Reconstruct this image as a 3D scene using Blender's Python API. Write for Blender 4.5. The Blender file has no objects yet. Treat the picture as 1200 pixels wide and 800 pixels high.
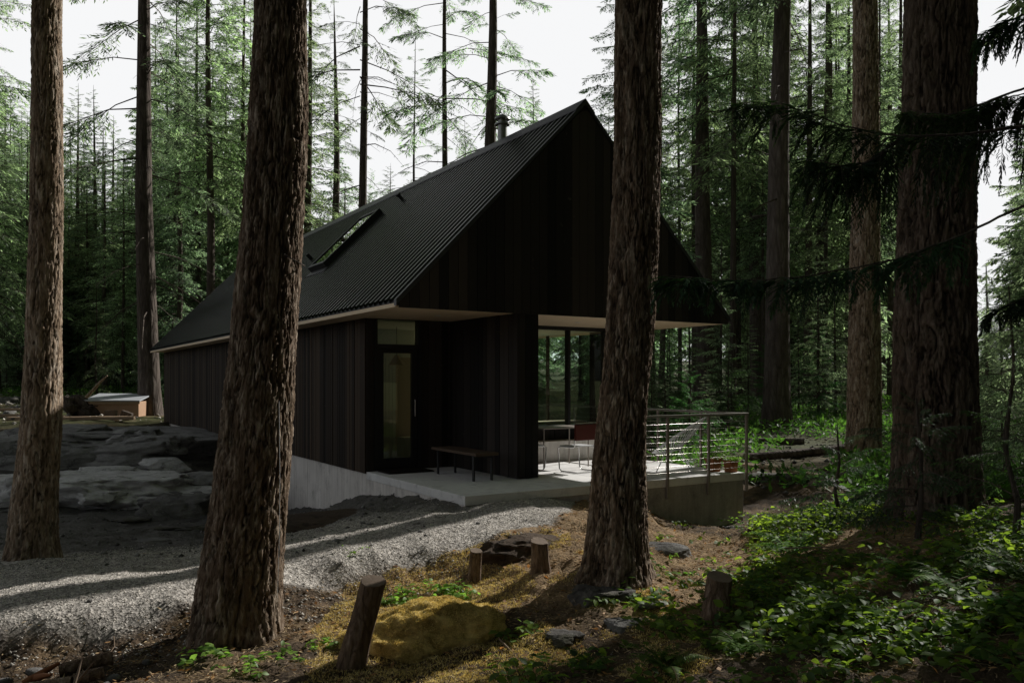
import bpy, math, random
import numpy as np
from mathutils import Vector, Matrix

random.seed(7)
R = np.random.default_rng(7)
sc = bpy.context.scene
COL = sc.collection
F, HY, CZ = 954.0, 445.8, 1.591          # focal length in photo pixels, horizon row, eye height
TH = 0.56
E0 = np.array([-1.694, 12.0, 0.0])
SUN_AZ, SUN_EL = math.radians(45), math.radians(32.5)
SD = np.array([math.cos(SUN_AZ)*math.cos(SUN_EL), math.sin(SUN_AZ)*math.cos(SUN_EL), math.sin(SUN_EL)])

def at(px, py, Y):
    return np.array([(px-600)/F*Y, Y, CZ-(py-HY)/F*Y])
def Qh(a, b, z=0):
    u = np.array([-math.sin(TH), math.cos(TH), 0]); v = np.array([math.cos(TH), math.sin(TH), 0])
    return E0+u*a+v*b+np.array([0, 0, z])

# ------------------------------------------------------------------ noise
def _h(i, j, k, s):
    n = (i*374761393+j*668265263+k*2147483647*3+s*974711) & 0xffffffff
    n = ((n ^ (n >> 13))*1274126177) & 0xffffffff
    return ((n ^ (n >> 16)) & 0xffff)/65535.0
def vnoise(x, y, z=0.0, s=0):
    x, y, z = np.broadcast_arrays(np.asarray(x, float), np.asarray(y, float), np.asarray(z, float))
    i, j, k = np.floor(x).astype(np.int64), np.floor(y).astype(np.int64), np.floor(z).astype(np.int64)
    fx, fy, fz = x-i, y-j, z-k
    fx, fy, fz = fx*fx*(3-2*fx), fy*fy*(3-2*fy), fz*fz*(3-2*fz)
    r = 0
    for a in (0, 1):
        for b in (0, 1):
            for c in (0, 1):
                w = (fx if a else 1-fx)*(fy if b else 1-fy)*(fz if c else 1-fz)
                r = r+w*_h(i+a, j+b, k+c, s)
    return r*2-1
def fbm(x, y, z=0.0, o=4, s=0):
    r, a, f = 0, 1.0, 1.0
    for q in range(o):
        r = r+a*vnoise(x*f, y*f, z*f if not np.isscalar(z) or z else 0.0, s+q); a *= .5; f *= 2.03
    return r
def sstep(e0, e1, x):
    t = np.clip((x-e0)/(e1-e0), 0, 1); return t*t*(3-2*t)

# ------------------------------------------------------------------ mesh helpers
def np_mesh(name, V, Q, mats, mi=None, smooth=False):
    V = np.asarray(V, np.float32).reshape(-1, 3); Q = np.asarray(Q, np.int32)
    k = Q.shape[1]
    me = bpy.data.meshes.new(name)
    me.vertices.add(len(V)); me.vertices.foreach_set('co', V.ravel())
    me.loops.add(Q.size); me.loops.foreach_set('vertex_index', Q.ravel())
    me.polygons.add(len(Q)); me.polygons.foreach_set('loop_start', np.arange(0, Q.size, k, dtype=np.int32))
    me.polygons.foreach_set('loop_total', np.full(len(Q), k, np.int32))
    if mi is not None: me.polygons.foreach_set('material_index', np.asarray(mi, np.int32))
    if smooth: me.polygons.foreach_set('use_smooth', np.ones(len(Q), bool))
    me.update(calc_edges=True)
    for m in (mats if isinstance(mats, (list, tuple)) else [mats]): me.materials.append(m)
    return me
class MB:
    """collects boxes, prisms and tubes into one mesh"""
    def __init__(s): s.V = []; s.Fc = []; s.sm = []
    def add(s, V, Fs, smooth=False):
        n = len(s.V); s.V += [tuple(v) for v in V]; s.Fc += [tuple(i+n for i in f) for f in Fs]; s.sm += [smooth]*len(Fs)
    def box(s, x0, x1, y0, y1, z0, z1):
        s.add([(x0,y0,z0),(x1,y0,z0),(x1,y1,z0),(x0,y1,z0),(x0,y0,z1),(x1,y0,z1),(x1,y1,z1),(x0,y1,z1)],
              [(0,3,2,1),(4,5,6,7),(0,1,5,4),(1,2,6,5),(2,3,7,6),(3,0,4,7)])
    def tube(s, pts, r, n=8, cap=True, smooth=True):
        pts = [Vector(p) for p in pts]; m = len(pts)
        rs = r if hasattr(r, '__len__') else [r]*m
        V = []; ref = None
        for i, p in enumerate(pts):
            d = (pts[min(i+1, m-1)]-pts[max(i-1, 0)]).normalized()
            if ref is None: ref = d.orthogonal().normalized()
            ref = (ref-d*ref.dot(d)).normalized(); w = d.cross(ref)
            for k in range(n):
                a = 2*math.pi*k/n; V.append(p+(ref*math.cos(a)+w*math.sin(a))*rs[i])
        Fs = [(i*n+k, i*n+(k+1) % n, (i+1)*n+(k+1) % n, (i+1)*n+k) for i in range(m-1) for k in range(n)]
        s.add(V, Fs, smooth)
        if cap:
            s.add(V[:n], [tuple(reversed(range(n)))]); s.add(V[-n:], [tuple(range(n))])
    def build(s, name, mat, parent=None, bevel=0, M=None):
        me = bpy.data.meshes.new(name); me.from_pydata(s.V, [], s.Fc); me.update()
        me.polygons.foreach_set('use_smooth', np.array(s.sm, bool)); me.materials.append(mat)
        if M is not None: me.transform(M)
        o = bpy.data.objects.new(name, me); COL.objects.link(o); o.parent = parent
        if bevel:
            b = o.modifiers.new('bevel', 'BEVEL'); b.width = bevel; b.segments = 2; b.limit_method = 'ANGLE'; b.angle_limit = math.radians(50)
        return o
def link(name, me, parent=None):
    o = bpy.data.objects.new(name, me); COL.objects.link(o); o.parent = parent; return o
def tag(o, label=None, cat=None, group=None, kind=None):
    if label: o['label'] = label
    if cat: o['category'] = cat
    if group: o['group'] = group
    if kind: o['kind'] = kind
    return o
def empty(name, loc=(0, 0, 0), rz=0, label=None, cat=None, group=None):
    o = bpy.data.objects.new(name, None); COL.objects.link(o); o.location = loc; o.rotation_euler = (0, 0, rz)
    return tag(o, label, cat, group)

# ------------------------------------------------------------------ materials
class NT:
    def __init__(s, name):
        s.m = bpy.data.materials.new(name); s.m.use_nodes = True; s.t = s.m.node_tree; s.t.nodes.clear()
        s.out = s.n('ShaderNodeOutputMaterial')
    def n(s, t, **kw):
        x = s.t.nodes.new(t)
        for k, v in kw.items():
            if k in x.inputs: x.inputs[k].default_value = v
            else: setattr(x, k, v)
        return x
    def l(s, a, b): s.t.links.new(a, b)
    def coord(s, scale=(1, 1, 1), obj=True):
        tc = s.n('ShaderNodeTexCoord'); mp = s.n('ShaderNodeMapping'); mp.inputs['Scale'].default_value = scale
        s.l(tc.outputs['Object'], mp.inputs['Vector']); return mp.outputs[0]
    def noise(s, vec, scale, detail=5, rough=.6):
        x = s.n('ShaderNodeTexNoise'); x.inputs['Scale'].default_value = scale; x.inputs['Detail'].default_value = detail
        x.inputs['Roughness'].default_value = rough
        if vec is not None: s.l(vec, x.inputs['Vector'])
        return x.outputs[0]
    def ramp(s, fac, stops):
        r = s.n('ShaderNodeValToRGB'); e = r.color_ramp.elements
        while len(e) < len(stops): e.new(.5)
        for q, (p, c) in zip(e, stops): q.position = p; q.color = (*c, 1) if len(c) == 3 else c
        s.l(fac, r.inputs[0]); return r.outputs[0]
    def mix(s, fac, a, b, mode='MIX'):
        x = s.n('ShaderNodeMix', data_type='RGBA', blend_type=mode)
        for v, i in ((fac, 0), (a, 6), (b, 7)):
            if hasattr(v, 'links'): s.l(v, x.inputs[i])
            elif i == 0: x.inputs[0].default_value = v
            else: x.inputs[i].default_value = (*v, 1)
        return x.outputs[2]
    def bump(s, h, strength=.5, dist=.02, prev=None):
        b = s.n('ShaderNodeBump'); b.inputs['Strength'].default_value = strength; b.inputs['Distance'].default_value = dist
        s.l(h, b.inputs['Height'])
        if prev is not None: s.l(prev, b.inputs['Normal'])
        return b.outputs[0]
    def bsdf(s, col, rough=.8, normal=None, metal=0, spec=.5):
        p = s.n('ShaderNodeBsdfPrincipled')
        if hasattr(col, 'links'): s.l(col, p.inputs['Base Color'])
        else: p.inputs['Base Color'].default_value = (*col, 1)
        if hasattr(rough, 'links'): s.l(rough, p.inputs['Roughness'])
        else: p.inputs['Roughness'].default_value = rough
        p.inputs['Metallic'].default_value = metal; p.inputs['Specular IOR Level'].default_value = spec
        if normal is not None: s.l(normal, p.inputs['Normal'])
        s.l(p.outputs[0], s.out.inputs[0]); return p

def m_bark(name, c0, c1, c2, bs=.03, sc_=1.0, moss=0.0):
    t = NT(name); v = t.coord((5*sc_, 5*sc_, 1.1*sc_)); v2 = t.coord()
    a = t.noise(v, 2.2, 8, .7); vo = t.n('ShaderNodeTexVoronoi'); vo.feature = 'DISTANCE_TO_EDGE'; vo.inputs['Scale'].default_value = 3.5
    d = t.mix(.35, v, t.n('ShaderNodeTexNoise').outputs[1]); t.l(d, vo.inputs['Vector'])
    c = t.ramp(a, [(.25, c0), (.5, c1), (.75, c2)])
    c = t.mix(t.ramp(vo.outputs[0], [(0, (.35,)*3), (.14, (0, 0, 0))]), c, tuple(q*.35 for q in c0))
    big = t.noise(v2, .9, 3); c = t.mix(t.ramp(big, [(.45, (0, 0, 0)), (.65, (.35,)*3)]), c, tuple(q*.6 for q in c1))
    if moss:
        mm = t.noise(v2, 3, 5); c = t.mix(t.ramp(mm, [(.5, (0, 0, 0)), (.68, (moss,)*3)]), c, (.06, .06, .015))
    fa = t.n('ShaderNodeAttribute'); fa.attribute_name = 'furrow'; c = t.mix(fa.outputs['Fac'], c, tuple(q*.18 for q in c0))
    h = t.mix(.5, a, t.ramp(vo.outputs[0], [(0, (0, 0, 0)), (.25, (1, 1, 1))]))
    t.bsdf(c, .93, t.bump(t.noise(t.coord((1, 1, .4)), 70, 6, .75), 1.0, .012, t.bump(h, .9, bs)), spec=.15); return t.m
def m_leaf(name, c0, c1, trans=.35, rough=.55, gloss=.06, var=1.2, tcol=None, vary=True, sat=1.0, rp=(.25, .7)):
    t = NT(name); oi = t.n('ShaderNodeObjectInfo'); tc = t.coord()
    geo = t.n('ShaderNodeNewGeometry')
    n1 = t.noise(tc, var, 3); n2 = t.n('ShaderNodeTexWhiteNoise'); t.l(geo.outputs['Random Per Island'], n2.inputs['Vector'])
    f = t.mix(.45, n1, geo.outputs['Random Per Island'])
    c = t.ramp(f, [(rp[0], c0), (rp[1], c1)])
    hs = t.n('ShaderNodeHueSaturation'); t.l(c, hs.inputs['Color'])
    ma = t.n('ShaderNodeMapRange'); t.l(oi.outputs['Random'], ma.inputs[0]); ma.inputs[3].default_value = .62 if vary else 1; ma.inputs[4].default_value = 1.35 if vary else 1
    t.l(ma.outputs[0], hs.inputs['Value'])
    mb = t.n('ShaderNodeMapRange'); t.l(oi.outputs['Random'], mb.inputs[0]); mb.inputs[3].default_value = .475 if vary else .5; mb.inputs[4].default_value = .53 if vary else .5
    t.l(mb.outputs[0], hs.inputs['Hue'])
    hs.inputs['Saturation'].default_value = sat
    d = t.n('ShaderNodeBsdfDiffuse'); tr = t.n('ShaderNodeBsdfTranslucent'); g = t.n('ShaderNodeBsdfGlossy'); g.inputs['Roughness'].default_value = rough
    t.l(hs.outputs[0], d.inputs[0])
    tt = t.mix(1.0, hs.outputs[0], tcol or (2.1, 2.5, 1.6), 'MULTIPLY'); t.l(tt, tr.inputs[0])
    m1 = t.n('ShaderNodeMixShader'); m1.inputs[0].default_value = trans; t.l(d.outputs[0], m1.inputs[1]); t.l(tr.outputs[0], m1.inputs[2])
    m2 = t.n('ShaderNodeMixShader'); m2.inputs[0].default_value = gloss; t.l(m1.outputs[0], m2.inputs[1]); t.l(g.outputs[0], m2.inputs[2])
    g.inputs['Color'].default_value = (.8, .8, .8, 1)
    t.l(m2.outputs[0], t.out.inputs[0]); return t.m
def m_simple(name, col, rough=.6, metal=0, nz=0, spec=.5, ns=20, bump=0):
    t = NT(name); v = t.coord(); n = t.noise(v, ns, 5)
    c = t.mix(n, tuple(q*(1-nz) for q in col), tuple(min(1, q*(1+nz)) for q in col))
    t.bsdf(c, rough, t.bump(n, bump, .004) if bump else None, metal, spec); return t.m
def m_boards(name, c0, c1, w=.14, rough=.75, spec=.3):
    # grain along local z
    t = NT(name); v = t.coord((14, 14, .6)); geo = t.n('ShaderNodeNewGeometry')
    g = t.noise(v, 3, 7, .7); f = t.mix(.55, g, geo.outputs['Random Per Island'])
    c = t.ramp(f, [(.25, c0), (.75, c1)])
    k = t.noise(t.coord(), 7, 2); c = t.mix(t.ramp(k, [(.70, (0, 0, 0)), (.76, (.6,)*3)]), c, tuple(q*1.9 for q in c1))
    t.bsdf(c, t.ramp(g, [(.3, (rough-.15,)*3), (.7, (rough+.1,)*3)]), t.bump(g, .35, .004), spec=spec); return t.m
def m_concrete(name, c0, c1, streak=True):
    t = NT(name); v = t.coord(); a = t.noise(v, 1.3, 6, .65); b = t.noise(t.coord((6, 6, .5)), 2, 5)
    c = t.ramp(t.mix(.5, a, b) if streak else a, [(.3, c0), (.7, c1)])
    fine = t.noise(v, 55, 3); c = t.mix(.25, c, fine, 'OVERLAY')
    st = t.noise(v, 2.4, 7, .75)
    c = t.mix(t.ramp(st, [(.52, (0, 0, 0)), (.66, (.45,)*3)]), c, tuple(q*.45 for q in c0))
    t.bsdf(c, .8, t.bump(fine, .25, .003), spec=.3); return t.m

M = {}
M['bark_stump'] = m_bark('bark_stump', (.05, .032, .02), (.2, .135, .09), (.4, .31, .24), .02, 1.6, .25)
M['bark_near'] = m_bark('bark_near', (.08, .05, .028), (.225, .16, .112), (.88, .75, .60), .02, 1.6, .15)
M['bark_pale'] = m_bark('bark_pale', (.14, .095, .06), (.38, .28, .195), (.93, .82, .69), .02, 1.6)
M['bark_big'] = m_bark('bark_big', (.035, .025, .019), (.15, .112, .088), (.36, .30, .255), .03, 1.0, .2)
M['bark_far'] = m_bark('bark_far', (.05, .04, .034), (.13, .105, .088), (.24, .205, .175), .05, .6)
M['fir'] = m_leaf('fir', (.022, .042, .032), (.36, .47, .31), .5, .6, .04, sat=.72, rp=(.3, .8))
M['fir2'] = m_leaf('fir2', (.028, .048, .028), (.44, .52, .30), .52, .6, .04, sat=.76, rp=(.3, .8))
M['cedar'] = m_leaf('cedar', (.035, .058, .04), (.50, .60, .40), .52, .6, .04, sat=.76, rp=(.3, .8))
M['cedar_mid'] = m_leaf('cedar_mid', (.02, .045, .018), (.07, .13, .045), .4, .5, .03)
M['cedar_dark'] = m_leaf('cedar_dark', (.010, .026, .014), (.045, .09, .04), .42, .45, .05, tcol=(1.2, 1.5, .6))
M['salal'] = m_leaf('salal', (.022, .06, .016), (.19, .31, .055), .55, .5, .025, 2.5, tcol=(3.0, 2.6, 1.1), rp=(.2, .95), vary=False)
M['salal_sunlit'] = m_leaf('salal_sunlit', (.06, .13, .02), (.22, .34, .06), .5, .5, .03, 4, vary=False)  # brighter copy of salal, sunlight put into the leaf colour
M['moss'] = m_leaf('moss', (.34, .25, .09), (1.0, .84, .42), .25, .8, .0, 4, (1.1, 1.0, .5), vary=False)
M['litter'] = m_leaf('litter', (.03, .018, .010), (.64, .48, .28), .1, .7, .02, 4, (1, .8, .5), vary=False)
M['under'] = m_leaf('undergrowth', (.03, .07, .014), (.10, .17, .03), .45, .5, .05, .5)
M['steel'] = m_simple('steel', (.42, .39, .36), .35, .9, .15)
M['alu'] = m_simple('painted_post', (.30, .26, .23), .45, .5, .15)
M['white'] = m_simple('white_cord', (.8, .81, .82), .5, 0, .05)
M['chrome'] = m_simple('chrome', (.6, .6, .6), .25, 1)
M['black'] = m_simple('black_metal', (.012, .012, .013), .5, 0, .3)
M['roofm'] = m_simple('roof_metal', (.012, .012, .0125), .33, .35, .1, .7, 3)
M['cap'] = m_simple('ridge_metal', (.055, .055, .057), .45, .6, .2)
M['flue'] = m_simple('flue_steel', (.28, .28, .27), .4, .8, .2)
M['char'] = m_boards('charred_cedar', (.005, .0044, .004), (.045, .036, .031))
M['char_side'] = m_boards('charred_cedar_side', (.008, .0055, .004), (.060, .041, .027), spec=.12)
M['soffit'] = m_simple('soffit_plywood', (.86, .68, .47), .6, 0, .12, .3, 6)
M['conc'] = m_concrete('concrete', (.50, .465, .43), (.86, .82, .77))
M['conc_shaded'] = m_concrete('concrete_shaded', (.24, .225, .21), (.44, .42, .39))  # same concrete with shade put into its colour, for the right retaining wall
M['slab'] = m_concrete('slab', (.66, .65, .64), (.84, .83, .81), False)
M['red'] = m_simple('red_leather', (.10, .018, .012), .45, 0, .2)
M['wood'] = m_boards('bench_wood', (.07, .045, .03), (.16, .11, .075))
M['plank'] = m_simple('plank_wood', (.42, .30, .2), .7, 0, .3, .3, 8, .3)
M['terracotta'] = m_simple('terracotta', (.30, .12, .05), .8, 0, .25, .3, 8, .2)
M['cut'] = m_simple('cut_wood', (.17, .125, .09), .8, 0, .35, .3, 14, .4)
M['tarp'] = m_simple('tarp', (.5, .52, .55), .45, .1, .2, .5, 3, .6)
M['ply'] = m_simple('shed_plywood', (.48, .30, .19), .75, 0, .2, .3, 5)
M['inwall'] = m_simple('room_wall', (.8, .78, .68), .7, 0, .05)
M['inwood'] = m_simple('room_plywood', (.6, .46, .32), .6, 0, .1)
M['shade'] = m_simple('lamp_shade_cloth', (.65, .5, .36), .8, 0, .1)
M['cush'] = m_simple('sofa_cloth', (.5, .62, .58), .8, 0, .1)
def m_glass(name, tint, base):
    t = NT(name); tr = t.n('ShaderNodeBsdfTransparent'); g = t.n('ShaderNodeBsdfGlossy'); fr = t.n('ShaderNodeFresnel'); fr.inputs[0].default_value = 1.52
    tr.inputs[0].default_value = (*tint, 1); g.inputs['Roughness'].default_value = .01
    ad = t.n('ShaderNodeMath', operation='MULTIPLY_ADD'); t.l(fr.outputs[0], ad.inputs[0]); ad.inputs[1].default_value = 1.1; ad.inputs[2].default_value = base
    m = t.n('ShaderNodeMixShader'); t.l(ad.outputs[0], m.inputs[0]); t.l(tr.outputs[0], m.inputs[1]); t.l(g.outputs[0], m.inputs[2])
    t.l(m.outputs[0], t.out.inputs[0]); return t.m
M['glass'] = m_glass('glass', (.86, .96, .89), .03)
def m_rock(name, c0, c1, moss=.5, lichen=.4):
    t = NT(name); v = t.coord(); a = t.noise(v, 1.6, 8, .7); b = t.noise(t.coord((1, 1, 4)), 3.5, 8, .7)
    c = t.ramp(t.mix(.5, a, b), [(.3, c0), (.68, c1)])
    vo = t.n('ShaderNodeTexVoronoi'); vo.feature = 'DISTANCE_TO_EDGE'; vo.inputs['Scale'].default_value = 1.1
    nn = t.n('ShaderNodeTexNoise'); nn.inputs['Scale'].default_value = 3; nn.inputs['Detail'].default_value = 8; t.l(v, nn.inputs['Vector']); t.l(t.mix(.55, v, nn.outputs[1]), vo.inputs[0])
    cr = t.ramp(vo.outputs[0], [(0, (.55,)*3), (.02, (0, 0, 0))]); c = t.mix(cr, c, tuple(q*.25 for q in c0))
    l = t.noise(v, 9, 6, .7); c = t.mix(t.ramp(l, [(.55, (0, 0, 0)), (.66, (lichen,)*3)]), c, (.42, .42, .38))
    mo = t.noise(v, 2.2, 5); c = t.mix(t.ramp(mo, [(.52, (0, 0, 0)), (.62, (moss,)*3)]), c, (.05, .05, .015))
    t.bsdf(c, .9, t.bump(t.noise(v, 40, 5, .75), .8, .012, t.bump(l, .8, .03, t.bump(t.mix(.5, b, vo.outputs[0]), 1.0, .12))), spec=.2); return t.m
M['rock'] = m_rock('rock', (.09, .085, .08), (.27, .26, .25), .35, .5)
M['rock_mid'] = m_rock('rock_mid', (.12, .115, .11), (.46, .45, .43), .12, .5)
M['rock_pale'] = m_rock('rock_pale', (.42, .41, .40), (.9, .89, .86), .15, .6)
M['earth'] = m_rock('earth', (.03, .02, .013), (.13, .09, .06), .3, .0)
M['rock_dark'] = m_rock('rock_dark', (.05, .045, .04), (.16, .15, .14), .6, .3)
M['stone'] = m_leaf('gravel_stone', (.14, .131, .118), (.82, .76, .68), 0, .7, .02, 8, vary=False)
M['stone_bank'] = m_leaf('bank_stone', (.08, .07, .06), (.5, .47, .42), 0, .7, .02, 8, vary=False)
M['stone_dark'] = m_leaf('dark_stone', (.05, .048, .045), (.26, .25, .235), 0, .7, .02, 8, vary=False)
def m_ground():
    t = NT('ground'); v = t.coord(); at_ = t.n('ShaderNodeAttribute'); at_.attribute_name = 'zone'
    sp = t.n('ShaderNodeSeparateColor'); t.l(at_.outputs[0], sp.inputs[0])
    fine = t.noise(v, 45, 6, .75); mid = t.noise(v, 5, 6, .65); big = t.noise(v, .35, 4)
    vo = t.n('ShaderNodeTexVoronoi'); vo.inputs['Scale'].default_value = 38; t.l(v, vo.inputs['Vector'])
    soil = t.ramp(t.mix(.5, fine, mid), [(.32, (.018, .013, .009)), (.52, (.07, .05, .033)), (.72, (.26, .18, .115))])
    grav = t.ramp(vo.outputs['Color'], [(.1, (.16, .149, .135)), (.9, (.72, .67, .61))])
    grav = t.mix(t.ramp(mid, [(.4, (0, 0, 0)), (.7, (.5,)*3)]), grav, (.13, .12, .11))
    yard = t.ramp(t.mix(.5, fine, mid), [(.3, (.04, .037, .035)), (.7, (.15, .143, .133))])
    need = t.ramp(t.mix(.5, fine, mid), [(.3, (.04, .025, .015)), (.7, (.42, .29, .16))])
    floor = t.ramp(t.mix(.5, big, mid), [(.35, (.04, .03, .018)), (.5, (.05, .06, .018)), (.65, (.16, .12, .075))])
    c = t.mix(sp.outputs[2], soil, need); c = t.mix(sp.outputs[1], c, yard); c = t.mix(sp.outputs[0], c, grav)
    c = t.mix(at_.outputs['Alpha'], floor, c)
    t.bsdf(c, .95, t.bump(vo.outputs[0], .6, .015, t.bump(t.mix(.5, fine, mid), .8, .03)), spec=.15); return t.m
M['ground'] = m_ground()

# ------------------------------------------------------------------ terrain
G = []
for px, z, Y in [(0,-.33,6.5),(60,-.33,6.66),(100,-.33,6.81),(200,-.32,7.17),(300,-.29,7.75),(400,-.26,8.4),(440,-.25,8.7),(500,-.22,9.0),(570,-.18,9.6),
                 (0,-.60,6.40),(60,-.60,6.52),(100,-.60,6.64),(200,-.60,6.95),(300,-.56,7.52),(400,-.54,8.17),(440,-.52,8.42),(500,-.45,8.75),(570,-.26,9.2),
                 (0,-.6,5.5),(100,-.6,5.9),(200,-.58,6.2),(300,-.5,5.8),(270,-.50,6.95),(350,-.52,6.9),
                 (0,-.4,7.8),(200,-.4,8.5),(350,-.3,9.4),(600,-.17,10.2),(660,-.15,10.9),(450,-.24,9.6),(520,-.17,10.6),(690,-.15,10.6),
                 (35,-.5,9.8),(200,-1.0,14.2),(100,-.85,13),(0,-.7,12.5),(300,-1.0,13.5),(-100,-.6,12),(300,-.55,10.8),(330,-.75,12),
                 (100,-.75,18.5),(100,-.95,15.8),(100,-.3,24),(100,.05,31),(0,.02,31),(200,.0,31),(-100,0,30),(30,.4,45),(100,1.0,60),(300,2.0,80),(-300,1.5,60),(0,-.7,20),(230,-.9,17),
                 (900,-.15,30),(900,-.4,22),(1000,-.3,25),(1100,-.1,30),(1200,-.3,16),(900,-.5,17),(880,-.75,14.5),(850,-.92,13.6),(780,-.62,12.2),(730,-.45,11.4),(820,-.8,12.4),(830,-.68,10.5),(780,-.55,10.3),(870,-.6,12),
                 (720,-.20,7.9),(650,-.17,8.7),(700,-.17,8.6),(600,-.40,7.6),(760,-.33,8.8),(740,-.32,9.6),(790,-.5,8.4),(500,-.52,6.2),(650,-.5,5.8),(850,-.42,7),(800,-.4,5.3),
                 (1000,-.16,6.5),(1100,-.02,8),(1100,-.08,11),(1000,-.3,11.5),(1200,-.08,4.5),(1000,-.2,4.8),(1200,.1,7),(950,-.36,9.5),(650,-.2,10.0),
                 (600,1.0,100),(1100,.8,100),(1500,.5,60),(-600,2.5,100),(600,.0,45)]:
    G.append(((px-600)/F*Y, Y, z))
for a, b, z in [(-1.45,.45,-.16),(-1.45,2,-.15),(-1.5,3.2,-.17),(0,.3,-.18),(1.2,.3,-.26),(2.3,.3,-.42),(4,.2,-.9),(6.7,.1,-1.28),(10,.1,-1.15),(16,-.2,-.65),(22,-.3,-.2),(24,3,-.2),(24,7,-.3),(16,7.5,-.4),(8,7.5,-.6),(2,7,-.8),(0,3,-.3),(8,3,-.9)]:
    p = Qh(a, b); G.append((p[0], p[1], z))
for x, y, z in [(0,-10,-.2),(0,2,-.45),(-5,2,-.5),(5,1,0),(-60,0,0),(60,0,0),(0,-80,0),(0,250,6),(-200,250,14),(250,250,5),(-300,-300,0),(300,-300,0),(0,450,12),(-450,450,20),(450,450,14)]:
    G.append((x, y, z))
G = np.array(G)
_d = np.sqrt(((G[:, None, :2]-G[None, :, :2])**2).sum(-1)); n_ = len(G)
_A = np.zeros((n_+3, n_+3)); _A[:n_, :n_] = _d; _A[:n_, n_] = 1; _A[:n_, n_+1:] = G[:, :2]; _A[n_:, :n_] = _A[:n_, n_:].T
_A[:n_, :n_] += np.eye(n_)*-.02
_w = np.linalg.solve(_A, np.concatenate([G[:, 2], [0, 0, 0]]))
_Rm = np.array([[math.cos(TH), math.sin(TH)], [-math.sin(TH), math.cos(TH)]])
def hgt(x, y, detail=True):
    x = np.atleast_1d(np.asarray(x, float)); y = np.atleast_1d(np.asarray(y, float)); o = np.empty(x.size)
    xf, yf = x.ravel(), y.ravel()
    for s in range(0, x.size, 20000):
        a, b = xf[s:s+20000], yf[s:s+20000]
        D = np.sqrt((a[:, None]-G[None, :, 0])**2+(b[:, None]-G[None, :, 1])**2)
        o[s:s+20000] = D@_w[:n_]+_w[n_]+a*_w[n_+1]+b*_w[n_+2]
    r = np.hypot(xf, yf-6)
    o = o+.05*fbm(xf*.9, yf*.9, 0, 4, 3)*sstep(0, 6, r)+.35*fbm(xf*.09, yf*.09, 0, 3, 9)*sstep(25, 70, r)
    if detail:
        z = zones(xf, yf); rough = 1-.75*z[:, 0]
        o = o+rough*(.03*fbm(xf*4, yf*4, 0, 4, 5)+.015*fbm(xf*14, yf*14, 0, 3, 6))+.006*fbm(xf*20, yf*20, 0, 2, 8)
    # below the house and terrace
    loc = np.stack([xf-E0[0], yf-E0[1]], -1)@_Rm.T
    ins = sstep(0, .25, loc[:, 0]-.5)*sstep(0, .25, 5.95-loc[:, 0])*sstep(0, .12, loc[:, 1]+1.24)*sstep(0, .3, 23.1-loc[:, 1])
    o = np.where(ins > 0, o*(1-ins)+np.minimum(o, -.45)*ins, o)
    return o.reshape(x.shape)
def zones(x, y):
    """gravel, yard dirt, needle litter, (alpha) near ground"""
    px = 600+F*x/np.maximum(y, .5)
    # shoulder line of the gravel drive: depth as a function of world x
    sx = np.array([-9, -4.1, -3.56, -3.0, -2.45, -1.76, -1.46, -.94, -.3, .1, .6, .75, 1.2]); sy = np.array([5.0, 6.4, 6.7, 7.05, 7.6, 8.25, 8.5, 8.8, 9.3, 9.8, 10.3, 10.9, 14])
    ys = np.interp(x, sx, sy)-.13+.10*fbm(x*2.2, y*2.2, 0, 3, 21)
    front = sstep(0, .25, y-ys)
    w = fbm(x*.7, y*.7, 0, 3, 31)
    far = sstep(9.6, 11.2, y+.9*w+.35*(x+4)*-1)          # drive turns to yard
    right = 1-sstep(1.3, 1.9, x+.2*w)
    grav = front*(1-far*.85*sstep(.2, -.8, x))*right*(1-sstep(13, 16, y))
    yard = front*right*(1-sstep(22, 30, y))*sstep(3, 1, x)
    n = sstep(.35, .1, np.hypot((x-1.6)/3.2, (y-9.3)/2.6)-.8+.3*w)*(1-front*right)
    n = np.maximum(n, .35*(fbm(x*3, y*3, 0, 3, 41) > .1))
    near = 1-sstep(16, 26, np.hypot(x, y)+2*w); near = np.where(x < 0, 1-sstep(30, 36, np.hypot(x, y)), near)
    return np.stack([grav, yard, n, near], -1)
def axis(lo, hi, d, far, g=1.075):
    a = list(np.arange(lo, hi, d)); s = d
    while a[-1] < far: s *= g; a.append(a[-1]+s)
    s = d; b = []; q = lo
    while q > -far: s *= g; q -= s; b.append(q)
    return np.array(b[::-1]+a)
gx = axis(-6.5, 6.5, .05, 480); gy = axis(4.6, 14.5, .05, 520)
X, Yg = np.meshgrid(gx, gy); Z = hgt(X, Yg)
nx, ny = len(gx), len(gy)
ii = (np.arange(ny-1)[:, None]*nx+np.arange(nx-1)[None, :]).ravel()
gm = np_mesh('ground', np.stack([X.ravel(), Yg.ravel(), Z.ravel()], -1), np.stack([ii, ii+1, ii+nx+1, ii+nx], -1), M['ground'], smooth=True)
ca = gm.color_attributes.new('zone', 'FLOAT_COLOR', 'POINT'); ca.data.foreach_set('color', zones(X.ravel(), Yg.ravel()).astype(np.float32).ravel())
tag(link('ground', gm), kind='structure')
def h1(x, y): return float(hgt(x, y)[0])

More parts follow.
